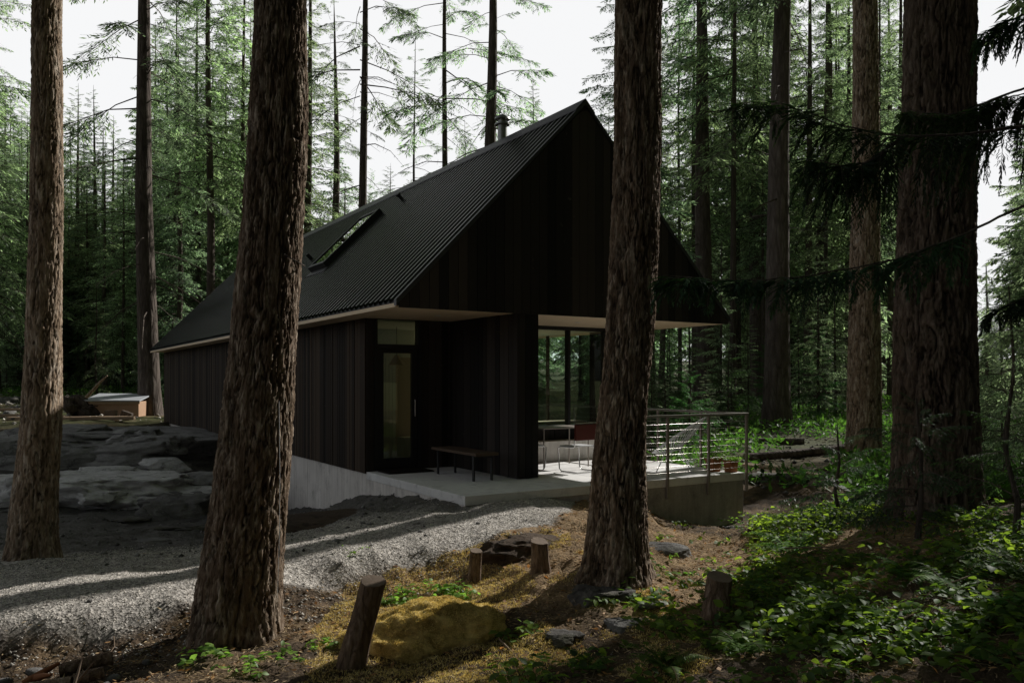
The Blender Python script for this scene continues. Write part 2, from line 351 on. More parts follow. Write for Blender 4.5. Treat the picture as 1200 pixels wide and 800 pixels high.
# ------------------------------------------------------------------ rocks
def rock(name, loc, size, rz=0, seed=0, mat='rock', parent=None, sub=5, amp=.35, flat=0.5, breaks=4, label=None, cat='rock', group=None, tilt=(0, 0)):
    import bmesh
    bm = bmesh.new(); bmesh.ops.create_icosphere(bm, subdivisions=sub, radius=1)
    V = np.array([v.co[:] for v in bm.verts])
    n = fbm(V[:, 0]*1.1+seed, V[:, 1]*1.1, V[:, 2]*1.1+seed*2, 5, seed); c = np.abs(fbm(V[:, 0]*1.6, V[:, 1]*1.6+seed, V[:, 2]*2.5, 4, seed+7))
    V = V*(1+amp*n-amp*.5*c)[:, None]
    for q in range(breaks):  # planar breaks
        rr = np.random.default_rng(seed*9+q); d = rr.normal(size=3); d /= np.linalg.norm(d); e = V@d; lim = rr.uniform(.6, .85)
        V = V-np.where(e > lim, (e-lim)*.85, 0)[:, None]*d
    V[:, 2] = np.where(V[:, 2] > flat, flat+(V[:, 2]-flat)*.35, V[:, 2])
    V += (.035*fbm(V[:, 0]*6, V[:, 1]*6, V[:, 2]*9, 4, seed+3)-.03*np.exp(-(fbm(V[:, 0]*2.2+seed, V[:, 1]*2.2, V[:, 2]*3, 3, seed+13)/.07)**2))[:, None]*V*(1 if breaks else .6)
    if sub > 5: V += (.014*fbm(V[:, 0]*15, V[:, 1]*15, V[:, 2]*15, 3, seed+23))[:, None]*V
    V *= np.array(size)
    for v, p in zip(bm.verts, V): v.co = p
    me = bpy.data.meshes.new(name); bm.to_mesh(me); bm.free(); me.materials.append(M[mat]); me.polygons.foreach_set('use_smooth', np.ones(len(me.polygons), bool))
    o = link(name, me, parent); o.location = loc; o.rotation_euler = (tilt[0], tilt[1], rz)
    if label: tag(o, label, cat, group)
    return o

# ------------------------------------------------------------------ cabin
W_, L_, SO, HR = 6.89, 23.42, 2.70, 6.285
XW0, XW1, REC, YB = .459, 6.15, 2.336, 23.1
ROOF0 = 2.79
slope = (HR-ROOF0)/(W_/2)
def rz_(b): return ROOF0+slope*min(b, W_-b)
cab = empty('cabin', tuple(E0), TH, 'black timber cabin with steep corrugated metal roof among tall trees', 'house')
def boards_x(x0, x1, ypos, z0, z1f, w, t, sgn, mbx, rr):
    """vertical boards along local x, face at y=ypos, standing out by t toward sgn*y"""
    x = x0
    while x < x1-.01:
        xe = min(x+w*rr.uniform(.97, 1.03), x1); g = .004
        d = t+rr.uniform(-.004, .004); ya, yb = sorted((ypos, ypos+sgn*d))
        za, zb = (z1f(x+g), z1f(xe-g))
        mbx.add([(x+g,ya,z0),(xe-g,ya,z0),(xe-g,yb,z0),(x+g,yb,z0),(x+g,ya,za),(xe-g,ya,zb),(xe-g,yb,zb),(x+g,yb,za)],
                [(0,3,2,1),(4,5,6,7),(0,1,5,4),(1,2,6,5),(2,3,7,6),(3,0,4,7)])
        x = xe
def boards_y(y0, y1, xpos, z0, z1, w, t, sgn, mbx, rr):
    y = y0
    while y < y1-.01:
        ye = min(y+w*rr.uniform(.97, 1.03), y1); d = t+rr.uniform(-.005, .005); xa, xb = sorted((xpos, xpos+sgn*d))
        mbx.box(xa, xb, y+.004, ye-.004, z0, z1); y = ye
rr = random.Random(3)
# roof
mb = MB(); pitch = .20; prof = [(0, 0), (.105, 0), (.125, .036), (.18, .036)]
ys = []; dz = []
y = .02
while y < L_-.02:
    for a, b in prof: ys.append(y+a); dz.append(b)
    y += pitch
for side in (0, 1):
    V = []; Fs = []
    for yy, d in zip(ys, dz):
        xe = -.03 if side == 0 else W_+.03; xr = W_/2
        V += [(xe, yy, ROOF0-slope*.03+d*1.4), (xr, yy, HR+d*1.4)]
    for i in range(len(ys)-1):
        f = (2*i, 2*i+2, 2*i+3, 2*i+1); Fs.append(f if side == 0 else f[::-1])
    mb.add(V, Fs)
roof = mb.build('roof', M['roofm'], cab)
mb = MB()
for s in (0, 1):   # roof deck slab under the sheet
    xa, xb = (0, W_/2) if s == 0 else (W_, W_/2)
    V = [(xa,.012,ROOF0-.012),(xb,.012,HR-.012),(xb,L_,HR-.012),(xa,L_,ROOF0-.012),(xa,.012,ROOF0-.05),(xb,.012,HR-.06),(xb,L_,HR-.06),(xa,L_,ROOF0-.05)]
    mb.add(V, [(0,3,2,1),(4,5,6,7),(0,1,5,4),(2,3,7,6),(3,0,4,7)])
mb.build('roof_deck', M['black'], roof)
mb = MB()
for s in (0, 1):
    k = 1 if s == 0 else -1; c = W_/2
    V = []
    for yy in (-.045, L_+.03): V += [(c, yy, HR+.085), (c-k*.2, yy, HR+.08-.2*slope), (c-k*.2, yy, HR+.055-.2*slope), (c, yy, HR+.06)]
    mb.add(V, [(0,1,5,4),(1,2,6,5),(2,3,7,6),(0,3,2,1),(4,5,6,7)])
mb.build('ridge_cap', M['cap'], roof)
mb = MB()
for s in (0, 1):
    k = 1 if s == 0 else -1; xa = -.035 if s == 0 else W_+.035; c = W_/2
    for (y0, y1) in ((-.05, .03), (L_-.03, L_+.03)):
        V = []
        for yy in (y0, y1): V += [(xa, yy, ROOF0+.035-slope*.035), (c-k*.001, yy, HR+.045), (c-k*.001, yy, HR-.02), (xa, yy, ROOF0-.06-slope*.035)]
        mb.add(V, [(0,1,5,4),(1,2,6,5),(2,3,7,6),(3,0,4,7),(0,3,2,1),(4,5,6,7)])
mb.build('rake_trim', M['cap'], roof)
# skylight
def rp(b, a, up): n = Vector((-slope, 0, 1)).normalized(); return Vector((b, a, rz_(b)))+n*up
mb = MB(); a0, a1, b0, b1 = 6.75, 7.85, 1.32, 2.68
def rbox(m, ba, bb, aa, ab, u0, u1):
    V = [rp(ba,aa,u0),rp(bb,aa,u0),rp(bb,ab,u0),rp(ba,ab,u0),rp(ba,aa,u1),rp(bb,aa,u1),rp(bb,ab,u1),rp(ba,ab,u1)]
    m.add(V, [(0,3,2,1),(4,5,6,7),(0,1,5,4),(1,2,6,5),(2,3,7,6),(3,0,4,7)])
rbox(mb,b0,b0+.07,a0,a1,.0,.17); rbox(mb,b1-.07,b1,a0,a1,.0,.17); rbox(mb,b0+.07,b1-.07,a0,a0+.08,.0,.17); rbox(mb,b0+.07,b1-.07,a1-.08,a1,.0,.17)
rbox(mb,b0-.12,b0,a0-.1,a1+.1,.0,.045)
sk = mb.build('skylight', M['black'], cab)
mb = MB(); rbox(mb,b0+.07,b1-.07,a0+.08,a1-.08,.13,.15)
mb.build('pane', m_glass('skylight_glass', (.15, .25, .2), .25), sk)
# flue
mb = MB(); cx, cy = 3.62, 2.95
mb.tube([(cx,cy,5.8),(cx,cy,6.78)], .095, 20); mb.tube([(cx,cy,6.74),(cx,cy,6.77)], .15, 20); mb.tube([(cx,cy,6.85),(cx,cy,6.89),(cx,cy,6.95)], [.16,.15,.04], 20)
mb.tube([(cx,cy,6.72),(cx,cy,6.87)], .085, 20); mb.tube([(cx,cy,6.0),(cx,cy,6.12)], .14, 20)
mb.build('chimney', M['flue'], roof)
mb = MB(); mb.tube([rp(2.95,6.3,-.02), rp(2.95,6.3,.16)], .04, 10); mb.tube([rp(2.95,6.3,.13), rp(2.95,6.3,.18)], .06, 10); mb.build('roof_vent', M['black'], roof)
mb = MB(); mb.tube([rp(1.9,9.6,-.02), rp(1.9,9.6,.2)], .05, 10); mb.build('roof_vent', M['black'], roof)
# soffit (flat over porch and eaves) and eave fascia
mb = MB(); mb.box(.0, W_, .012, REC-.003, SO-.018, SO); mb.box(0, XW0-.003, REC-.003, YB, SO-.018, SO); mb.box(XW1+.003, W_, REC-.003, YB, SO-.018, SO)
so = mb.build('soffit', M['soffit'], cab)
for (x, y) in ((1.25, 1.15), (4.2, 1.2), (5.4, 1.2)):
    mb = MB(); mb.tube([(x, y, SO-.026), (x, y, SO-.017)], .05, 20); mb.build('downlight', m_simple('lamp_ring', (.75, .73, .7)) if 'lamp_ring' not in bpy.data.materials else bpy.data.materials['lamp_ring'], so)
mb = MB(); mb.box(-.018, 0, .014, L_-.01, SO-.02, ROOF0-.052); mb.box(W_, W_+.018, .014, L_-.01, SO-.02, ROOF0-.052)
mb.build('fascia', M['soffit'], cab)
# gable
mb = MB(); boards_x(.02, W_-.02, .0, SO-.03, lambda x: rz_(x)-.055, .165, .035, -1, mb, rr)
mb.add([(.02,.008,SO),(W_-.02,.008,SO),(W_/2,.008,HR-.06)], [(0,1,2)])
mb.build('gable_wall', M['char'], cab)
mb = MB(); mb.add([(.02,YB,SO),(W_/2,YB,HR-.06),(W_-.02,YB,SO)], [(0,1,2)]); mb.box(XW0, XW1, YB-.02, YB, -.0, SO); mb.build('gable_wall', M['char'], cab)
# wing wall beside the bench
mb = MB(); boards_y(0, REC, 2.124, .012, SO-.02, .14, .022, -1, mb, rr); boards_y(0, REC, 2.494, .012, SO-.02, .14, .022, 1, mb, rr)
boards_x(2.124, 2.494, 0, .012, lambda x: SO-.02, .123, .02, -1, mb, rr); mb.box(2.126, 2.492, .002, REC, .012, SO-.02)
mb.build('wing_wall', M['char'], cab)
# long side wall and its concrete footing
mb = MB(); boards_y(REC, YB, XW0, -.03, SO-.018, .125, .024, -1, mb, rr); mb.box(XW0+.001, XW0+.12, REC, YB, -.03, SO-.018)
mb.build('side_wall', M['char_side'], cab)
mb = MB(); boards_y(REC, 3.2, XW1, -.03, SO-.018, .14, .024, 1, mb, rr); boards_y(8.4, YB, XW1, -.03, SO-.018, .14, .024, 1, mb, rr); mb.box(XW1-.12, XW1-.001, REC, 3.2, -.03, SO-.018); mb.box(XW1-.12, XW1-.001, 8.4, YB, -.03, SO-.018); mb.box(XW1-.12, XW1, 3.202, 8.398, -.03, .3)
for q in (3.202, 4.9, 6.6, 8.33): mb.box(XW1-.08, XW1-.02, q, q+.065, .302, SO-.02)
mb.build('side_wall', M['char_side'], cab)
mb = MB(); y = REC
while y < YB:
    mb.box(XW0+.012+rr.uniform(-.002, .002), XW0+.25, y, min(YB, y+.295), -1.9, -.034); y += .297
mb.box(XW0+.02, XW0+.25, REC, YB, -1.9, -.036); mb.box(XW1-.2, XW1-.02, REC, YB, -1.9, -.036); mb.box(XW0+.25, XW1-.2, YB-.2, YB-.03, -1.5, -.036)
mb.build('foundation', M['conc'], cab)
# entry wall: door opening .66-1.44, transom above
D0, D1, T0, T1 = .69, 1.42, .66, 1.45
mb = MB()
boards_x(XW0, T0-.06, REC, .0, lambda x: SO-.02, .14, .022, -1, mb, rr); boards_x(T1+.06, 2.10, REC, .0, lambda x: SO-.02, .14, .022, -1, mb, rr)
mb.box(XW0, T0-.06, REC+.001, REC+.15, 0, SO-.02); mb.box(T1+.06, 2.6, REC+.001, REC+.15, 0, SO-.02)
mb.build('entry_wall', M['char'], cab)
mb = MB(); mb.box(T0-.06,T0,REC-.03,REC+.12,0,SO-.02); mb.box(T1,T1+.06,REC-.03,REC+.12,0,SO-.02); mb.box(T0,T1,REC-.03,REC+.12,2.16,2.235); mb.box(T0,T1,REC-.03,REC+.12,2.672,SO-.02); mb.box(T0,T1,REC-.03,REC+.14,0,.03)
df = mb.build('door_frame', M['black'], cab)
mb = MB(); mb.box(T0,T1,REC+.03,REC+.042,2.235,2.672); mb.build('transom_pane', M['glass'], df)
mb = MB(); a, b = T0+.006, T1-.006
mb.box(a,.785,REC+.0,REC+.05,.035,2.155); mb.box(1.325,b,REC+.0,REC+.05,.035,2.155); mb.box(.785,1.325,REC+.0,REC+.05,.035,.21); mb.box(.785,1.325,REC+.0,REC+.05,2.08,2.155)
door = mb.build('entry_door', M['black'], cab)
mb = MB(); mb.box(.785,1.325,REC+.02,REC+.03,.21,2.08); mb.build('pane', M['glass'], door)
mb = MB(); mb.tube([(1.375,REC-.05,.95),(1.375,REC-.05,1.25)], .011, 10); mb.tube([(1.375,REC,.98),(1.375,REC-.05,.98)], .008, 8); mb.tube([(1.375,REC,1.22),(1.375,REC-.05,1.22)], .008, 8); mb.build('handle', M['chrome'], door)
# window wall
mb = MB(); boards_x(2.494, XW1, REC, .42, lambda x: .62, .14, .022, -1, mb, rr); mb.box(2.494, XW1, REC+.001, REC+.15, .0, .62); mb.box(5.78, XW1, REC+.001, REC+.15, .62, SO-.02)
boards_x(5.78, XW1, REC, .62, lambda x: SO-.02, .123, .022, -1, mb, rr)
mb.build('window_wall', M['char'], cab)
mb = MB(); mb.box(2.52, XW1, REC-.30, REC-.002, .003, .40); mb.build('concrete_ledge', M['conc'], cab)
mb = MB(); e = [2.5, 2.95, 3.87, 4.79, 5.72]
mb.box(2.5,5.78,REC-.05,REC+.10,.62,.70); mb.box(2.5,5.78,REC-.04,REC+.10,2.61,SO-.02)
for q in e: mb.box(q-.001, q+(.06 if q > 5 else .055), REC-.035, REC+.09, .70, 2.61)
wf = mb.build('window', M['black'], cab, .003)
for q0, q1 in zip(e[:-1], e[1:]):
    mb = MB(); mb.box(q0+.055, q1, REC+.02, REC+.032, .70, 2.61); mb.build('pane', M['glass'], wf)
# interior
mb = MB(); mb.box(XW0+.12, XW1-.12, REC+.15, 14, -.02, .012); mb.build('room_floor', M['inwood'], cab)
mb = MB(); mb.box(XW0+.12, XW1-.12, REC+.15, 14, SO-.05, SO-.022); mb.build('room_ceiling', M['inwall'], cab)
mb = MB(); mb.box(XW0+.12, XW1-.12, 13.9, 14, .012, SO-.05); mb.box(XW0+.121, XW0+.14, REC+.15, 13.9, .012, SO-.05); mb.box(1.62, 2.45, 4.6, 4.7, .012, SO-.05)
mb.build('room_wall', M['inwall'], cab)
mb = MB()
for q in range(4): mb.box(1.56+q*.075, 1.628+q*.075, 4.22, 4.25, .03, 2.05)
mb.box(1.555, 1.86, 4.252, 4.30, .012, 2.06); mb.build('closet', M['inwall'], cab)
mb = MB(); mb.box(1.865, 2.44, 4.25, 4.30, .012, 2.06); mb.build('wood_panel', M['inwood'], cab)
mb = MB(); mb.box(1.82, 2.2, 3.75, 4.1, .012, .46); mb.build('hall_cabinet', M['inwall'], cab)
mb = MB(); mb.box(4.35, 5.6, REC+2.6, REC+3.3, .012, .93); mb.box(3.1, 3.6, REC+2.0, REC+2.6, .012, 1.25); mb.build('kitchen_counter', M['cush'], cab)
mb = MB(); mb.box(3.0, 5.6, REC+.4, REC+.9, .70, .74); mb.build('window_table', M['inwood'], cab)
for q in ((4.6, 4.9, 1.5, 1.9), (3.4, 4.1, 1.3, 2.0)):
    mb = MB(); mb.box(q[0], q[1], 13.85, 13.9, q[2], q[3]); mb.build('wall_picture', M['plank'], cab)
# bench, mat, lamp
be = empty('bench', tuple(Qh(-.02, 1.32, .003)), TH, 'low dark wooden bench beside the black wall on the entry porch', 'bench')
mb = MB(); mb.box(0, .42, 0, 1.55, .405, .45); mb.build('seat', M['wood'], be, .006)
for y0 in (.12, 1.35):
    mb = MB(); mb.box(.03,.055,y0,y0+.05,0,.405); mb.box(.36,.385,y0,y0+.05,0,.405); mb.box(.055,.36,y0,y0+.05,.37,.403); mb.build('leg', M['black'], be, .003)
mb = MB(); mb.box(0,.85,0,.5,0,.018)
for q in range(16): mb.box(.01, .84, .015+q*.03, .033+q*.03, .018, .026)
o = mb.build('doormat', m_simple('mat_fibre', (.025, .022, .02), .95, 0, .4, .1, 60, .6)); o.location = Qh(REC-.62, .62, .004); o.rotation_euler.z = TH; tag(o, 'dark ribbed doormat on the porch slab at the glazed door', 'doormat')
lp = empty('pendant_lamp', tuple(Qh(3.7, 1.645, 0)), 0, 'pendant lamp with tan conical shade seen through the door glass', 'lamp')
mb = MB(); mb.tube([(0,0,2.08),(0,0,SO-.055)], .006, 8); mb.build('cord', M['black'], lp)
mb = MB(); mb.tube([(0,0,1.90),(0,0,2.09)], [.16,.04], 24, cap=False); mb.build('lamp_shade', M['shade'], lp)

# ------------------------------------------------------------------ terrace
te = empty('terrace', tuple(E0), TH, 'pale concrete terrace slab with board formed wall under the cabin roof', 'terrace')
SF, DW = -1.241, 5.98
mb = MB(); mb.box(XW0, 3.35, SF, REC-.002, -.13, 0); mb.box(3.352, DW, SF, REC-.002, -.13, 0); slab = mb.build('slab', M['slab'], te, .006)
mb = MB(); mb.box(2.9, DW-.012, SF+.012, SF+.2, -1.4, -.133); mb.box(DW-.2, DW-.012, SF+.2, REC, -1.4, -.133); mb.build('retaining_wall', M['conc_shaded'], te, .005); mb = MB()
mb.box(XW0+.012, XW0+.2, SF+.012, REC-.002, -1.0, -.133); mb.box(XW0+.2, 2.9, SF+.06, SF+.2, -1.0, -.133); mb.build('retaining_wall', M['conc'], te, .005)
ra = empty('cable_railing', tuple(E0), TH, 'steel post railing with thin horizontal cables round the terrace', 'railing')
def post(x, y, ox, oy):
    mb = MB(); mb.box(x+ox-.02, x+ox+.02, y+oy-.02, y+oy+.02, -.32, 1.0); mb.build('post', M['alu'], ra, .003)
    mb = MB(); mb.box(x+min(0, ox)-.001*(oy != 0), x+max(0, ox), y+min(0, oy), y+max(0, oy), -.26, -.22) if False else None
fp = [3.3, 4.17, 5.09]; yo = SF-.024; xo = DW+.024
for x in fp: post(x, SF, 0, -.024)
post(DW, SF, .024, -.024)
for y in (-.18, .98, 2.2): post(DW, y, .024, 0)
mb = MB(); mb.box(3.2, xo+.03, yo-.03, yo+.03, 1.0, 1.035); mb.box(xo-.03, xo+.03, yo+.03, REC-.03, 1.0, 1.035); mb.build('top_rail', M['steel'], ra, .004)
for q in range(9):
    z = .10+q*.098
    mb = MB(); mb.tube([(3.3, yo, z), (xo, yo, z), (xo, REC-.04, z)], .0032, 6); mb.build('cable', M['steel'], ra)
# wire lounge chair
ch = empty('wire_lounge_chair', tuple(Qh(-.40, 5.18, .003)), TH+2.35+math.pi, 'white string egg shaped lounge chair on the sunny terrace', 'chair')
rim = []; 
for k in range(41):
    a = 2*math.pi*k/40; s = math.cos(a); q = math.sin(a)
    rim.append((s*.46+.05, q*(.36+.02*s), .62+.30*s*1.05+.02*abs(q)))
mb = MB(); mb.tube(rim, .014, 8, cap=False); mb.build('rim', M['white'], ch)
hub = []
for k in range(41):
    a = 2*math.pi*k/40; hub.append((math.cos(a)*.12-.06, math.sin(a)*.11, .34+.035*math.cos(a)))
mb = MB(); mb.tube(hub, .008, 6, cap=False)
for k in range(40):
    p, q = Vector(rim[k]), Vector(hub[k]); md = (p+q)/2+Vector((0, 0, -.035)); mb.tube([p, md, q], .006, 5, cap=False)
for k in range(8):
    a = math.pi*2*k/8; mb.tube([hub[k*5], (-.06, 0, .335)], .0045, 5, cap=False)
mb.build('seat', M['white'], ch)
for (sx, sy) in ((1, 1), (1, -1), (-1, 1), (-1, -1)):
    mb = MB(); mb.tube([(sx*.20-.04, sy*.2, .46+.1*sx), (sx*.12-.06, sy*.16, .34), (sx*.30-.02, sy*.30, .008)], .008, 8); mb.build('leg', M['white'], ch)
mb = MB(); mb.tube([(.28,.30,.01),(.28,-.30,.01)], .008, 8); mb.tube([(-.32,.30,.01),(-.32,-.30,.01)], .008, 8); mb.build('foot_bar', M['white'], ch)
# cantilever chairs
def tube_chair(name, loc, rz, back, label):
    c = empty(name, loc, rz, label, 'chair', 'tubular dining chairs on the terrace')
    for s in (-1, 1):
        x = s*.24; pts = [(x,.20,.86),(x,.17,.46),(x,.14,.44),(x,-.20,.44),(x,-.25,.41),(x,-.22,.06),(x,-.17,.014),(x,.22,.014)]
        mb = MB(); mb.tube(pts, .0115, 10); mb.build('frame', M['chrome'], c)
    mb = MB(); mb.tube([(-.24,.22,.014),(.24,.22,.014)], .0115, 10); mb.tube([(-.24,.20,.855),(.24,.20,.855)], .0115, 10); mb.build('cross_bar', M['chrome'], c)
    mb = MB()
    for q in range(9): mb.box(-.25, .25, -.19+q*.038, -.165+q*.038, .446, .456)
    for q in range(11): mb.box(-.235+q*.045, -.21+q*.045, -.20, .15, .457, .464)
    mb.build('seat', M['white'], c)
    mb = MB(); mb.box(-.255, .255, .175, .225, .56, .84); mb.build('backrest', back, c, .012)
    return c
tube_chair('dining_chair', tuple(Qh(.35, 3.58, .003)), TH+math.pi+.10, M['red'], 'tubular chair with dark red leather back on the terrace')
tube_chair('dining_chair', tuple(Qh(1.0, 2.95, .003)), TH+1.45, M['black'], 'tubular chair with black back at the near end of the table')
tb = empty('terrace_table', tuple(Qh(1.3, 3.75, .003)), TH, 'thin grey metal table behind the red backed chair', 'table')
mb = MB(); mb.box(-.5, .6, -.35, .35, .715, .735); mb.build('table_top', M['alu'], tb, .004)
for (sx, sy) in ((-.45,-.3),(.55,-.3),(-.45,.3),(.55,.3)):
    mb = MB(); mb.tube([(sx,sy,0),(sx,sy,.714)], .012, 8); mb.build('leg', M['alu'], tb)
bk = empty('wicker_basket', tuple(Qh(1.75, 3.18, .003)), 0, 'brown wicker basket on the terrace against the window wall', 'basket')
mb = MB()
for q in range(12):
    z = .012+q*.024; r = .15+.035*math.sin(q/12*math.pi); mb.tube([(math.cos(a)*r*(1+.02*(-1)**k), math.sin(a)*r*(1+.02*(-1)**k), z) for k, a in enumerate([2*math.pi*k/24 for k in range(25)])], .013, 6, cap=False)
mb.tube([(0,0,.0),(0,0,.02)], .145, 24); mb.build('weave', M['terracotta'], bk)
mb = MB(); mb.tube([(-.15,0,.29),(-.12,0,.42),(0,0,.48),(.12,0,.42),(.15,0,.29)], .012, 8); mb.build('handle', M['terracotta'], bk)

# ------------------------------------------------------------------ where sunlight gets through the canopy
_e1 = np.array([-math.sin(SUN_AZ), math.cos(SUN_AZ), 0]); _e2 = np.cross(SD, _e1)
def ground_hit(px, py):
    Ys = np.concatenate([np.arange(3.5, 20, .1), np.arange(20, 70, .5)])
    z = CZ-(py-HY)/F*Ys; h = hgt((px-600)/F*Ys, Ys, False); k = np.argmax(z < h)
    return np.array([(px-600)/F*Ys[k], Ys[k], h[k]])
def in_poly(pt, poly):
    x, y = pt; c = False; j = len(poly)-1
    for i in range(len(poly)):
        if (poly[i][1] > y) != (poly[j][1] > y) and x < (poly[j][0]-poly[i][0])*(y-poly[i][1])/(poly[j][1]-poly[i][1])+poly[i][0]: c = not c
        j = i
    return c
TG = []
LITP = [[(-60,745),(120,712),(350,655),(545,600),(640,580),(692,580),(690,605),(600,625),(520,655),(430,675),(380,720),(200,770),(0,800),(-60,800)],
        [(-60,722),(120,694),(260,676),(260,684),(120,706),(-60,738)],
        [(430,682),(590,680),(600,700),(500,720),(440,800),(400,800)],
        [(575,612),(690,600),(690,640),(600,650)], [(760,590),(880,600),(1000,610),(990,645),(880,690),(800,720),(780,690),(820,640)],
        [(790,715),(870,700),(850,800),(790,790)], [(1125,590),(1200,600),(1200,680),(1140,640)], [(990,720),(1100,720),(1080,770),(1000,770)],
        [(270,745),(360,740),(380,790),(250,800)], [(40,760),(130,760),(130,800),(30,800)]]
rq = random.Random(11)
for P in LITP:
    xs = [p[0] for p in P]; ys_ = [p[1] for p in P]; k = 0; tries = 0
    area = (max(xs)-min(xs))*(max(ys_)-min(ys_))
    while k < 30+area/400 and tries < 3000:
        tries += 1; q = (rq.uniform(min(xs), max(xs)), rq.uniform(min(ys_), max(ys_)))
        if in_poly(q, P): TG.append(ground_hit(*q)); k += 1
for k in range(60): TG.append(Qh(rq.uniform(-1.1, 1.6), rq.uniform(2.9, 5.9)))
for k in range(14): TG.append(Qh(-.4+rq.uniform(-.4, .4), 5.18+rq.uniform(-.4, .4), rq.uniform(.3, .9)))
for k in range(110): TG.append(Qh(rq.uniform(3.3, 8.3), 6.15, rq.uniform(.4, 2.6)))
for k in range(40): TG.append(at(rq.uniform(60, 72), rq.uniform(-40, 470), 9.8)); TG.append(at(rq.uniform(330, 355), rq.uniform(60, 700), 6.8))
for k in range(25): TG.append(at(rq.uniform(762, 776), rq.uniform(0, 650), 7.8))
TG = np.array(TG); CE = .12
_tu, _tv = TG@_e1, TG@_e2; u0, v0 = _tu.min()-1, _tv.min()-1
_nu, _nv = int((_tu.max()-u0+1)/CE)+2, int((_tv.max()-v0+1)/CE)+2
MASK = np.zeros((_nu, _nv), bool)
for a, b in zip(_tu, _tv):
    i, j = int((a-u0)/CE), int((b-v0)/CE)
    for di in range(-3, 4):
        for dj in range(-3, 4):
            if di*di+dj*dj <= 7 and 0 <= i+di < _nu and 0 <= j+dj < _nv: MASK[i+di, j+dj] = True
def lit_path(P):
    i = ((P@_e1-u0)/CE).astype(int); j = ((P@_e2-v0)/CE).astype(int)
    ok = (i >= 0) & (i < _nu) & (j >= 0) & (j < _nv)
    r = np.zeros(len(P), bool); r[ok] = MASK[i[ok], j[ok]]
    return r

# ------------------------------------------------------------------ conifer foliage
def nrm(a): return a/np.maximum(np.linalg.norm(a, axis=-1, keepdims=True), 1e-9)
def blades(P, D, L, Wd, rng, flat=.5):
    n = len(P); D = nrm(D); up = np.tile([0, 0, 1.0], (n, 1)); S = nrm(np.cross(D, up)+1e-4)
    S = nrm(S+rng.normal(size=(n, 3))*flat); L = np.broadcast_to(L, n)[:, None]; Wd = np.broadcast_to(Wd, n)[:, None]
    return np.stack([P, P+D*L*.45+S*Wd*.5, P+D*L, P+D*L*.45-S*Wd*.5], 1)
def branch_tpl(seed, kind='fir', nt=12, nb=4, bl=.24, bw=.055, L=2.5, sparse=0):
    r = np.random.default_rng(seed); t = np.linspace(0, 1, 7)
    dr = {'fir': .22, 'cedar': .35, 'dead': .35}[kind]*r.uniform(.5, 1.5); up = {'fir': .0, 'cedar': .15, 'dead': 0}[kind]
    wob = r.normal(size=7).cumsum()*.03
    ax = np.stack([t*L, wob*L*.6, (-dr*t**2+up*np.maximum(t-.6, 0)+r.normal(size=7)*.008)*L], -1); ax[0] = 0
    def A(s): return np.stack([np.interp(s, t, ax[:, k]) for k in range(3)], -1)
    PP, DD, LL = [], [], []; tw = []
    for k in range(nt):
        s = .12+.86*(k+.5*r.random())/nt if not sparse else sparse+(1-sparse)*(k+r.random())/nt
        for sd in (-1, 1):
            if r.random() < .08: continue
            p = A(s); ang = math.radians(r.uniform(42, 68)); tl = L*(.36*(1-s)**.75+.07)*r.uniform(.6, 1.15)
            d = np.array([math.cos(ang), sd*math.sin(ang), r.uniform(-.8, .05) if kind == 'fir' else r.uniform(-.9, -.3)])
            d = d/np.linalg.norm(d); tw.append((p, p+d*tl))
            q = (np.arange(nb)+.6)/nb
            for j, a in enumerate(q):
                sag = -(.22 if kind == 'fir' else .45)*a*a*tl
                b = p+d*tl*a*.8+np.array([0, 0, sag]); side = (1 if j % 2 else -1)*math.radians(r.uniform(25, 60)) if j < nb-1 else 0
                c, s_ = math.cos(side), math.sin(side); dd = np.array([d[0]*c-d[1]*s_, d[0]*s_+d[1]*c, d[2]-(.25 if kind == 'fir' else .8)*r.random()])
                PP.append(b); DD.append(dd); LL.append(bl*r.uniform(.65, 1.3))
    if kind == 'dead': q = np.zeros((0, 4, 3))
    else: q = blades(np.array(PP), np.array(DD), np.array(LL), np.array(LL)*bw/bl, r)
    # axis + twigs as thin three sided tubes
    B = []
    def seg(p, q_, ra, rb):
        d = (q_-p)/np.linalg.norm(q_-p); s1 = np.cross(d, [0, 0, 1.0]); s1 /= np.linalg.norm(s1)+1e-9; s2 = np.cross(d, s1)
        c = [(1, 0), (-.5, .87), (-.5, -.87)]
        for k in range(3):
            (a, b), (e, f) = c[k], c[(k+1) % 3]
            B.append([p+(s1*a+s2*b)*ra, p+(s1*e+s2*f)*ra, q_+(s1*e+s2*f)*rb, q_+(s1*a+s2*b)*rb])
    for i in range(0, 6, 2): seg(ax[i], ax[i+2], .022*(1-t[i]*.85), .022*(1-t[i+2]*.85))
    if kind == 'dead':
        for a, b in tw[::2]: seg(a, (a+b)/2+np.array([0, 0, -.02]), .006, .003)
    elif nb > 5:
        for a, b in tw: seg(a, b+np.array([0, 0, -.1*np.linalg.norm(b-a)]), .004, .002)
    return q, np.array(B)
TPL = {}
for nm, kw in dict(fir_mid=dict(kind='fir', nt=17, nb=8, bl=.19, bw=.06), fir_sparse=dict(kind='fir', nt=15, nb=9, bl=.16, bw=.04, sparse=.4),
                   fir_far=dict(kind='fir', nt=13, nb=4, bl=.34, bw=.13), ced_mid=dict(kind='cedar', nt=17, nb=8, bl=.19, bw=.07), ced_far=dict(kind='cedar', nt=11, nb=3, bl=.5, bw=.2),
                   fir_near=dict(kind='fir', nt=20, nb=12, bl=.14, bw=.018), ced_near=dict(kind='cedar', nt=20, nb=11, bl=.15, bw=.03), dead=dict(kind='dead', nt=7, nb=1)).items():
    TPL[nm] = [branch_tpl(100+k, **kw) for k in range(6)]
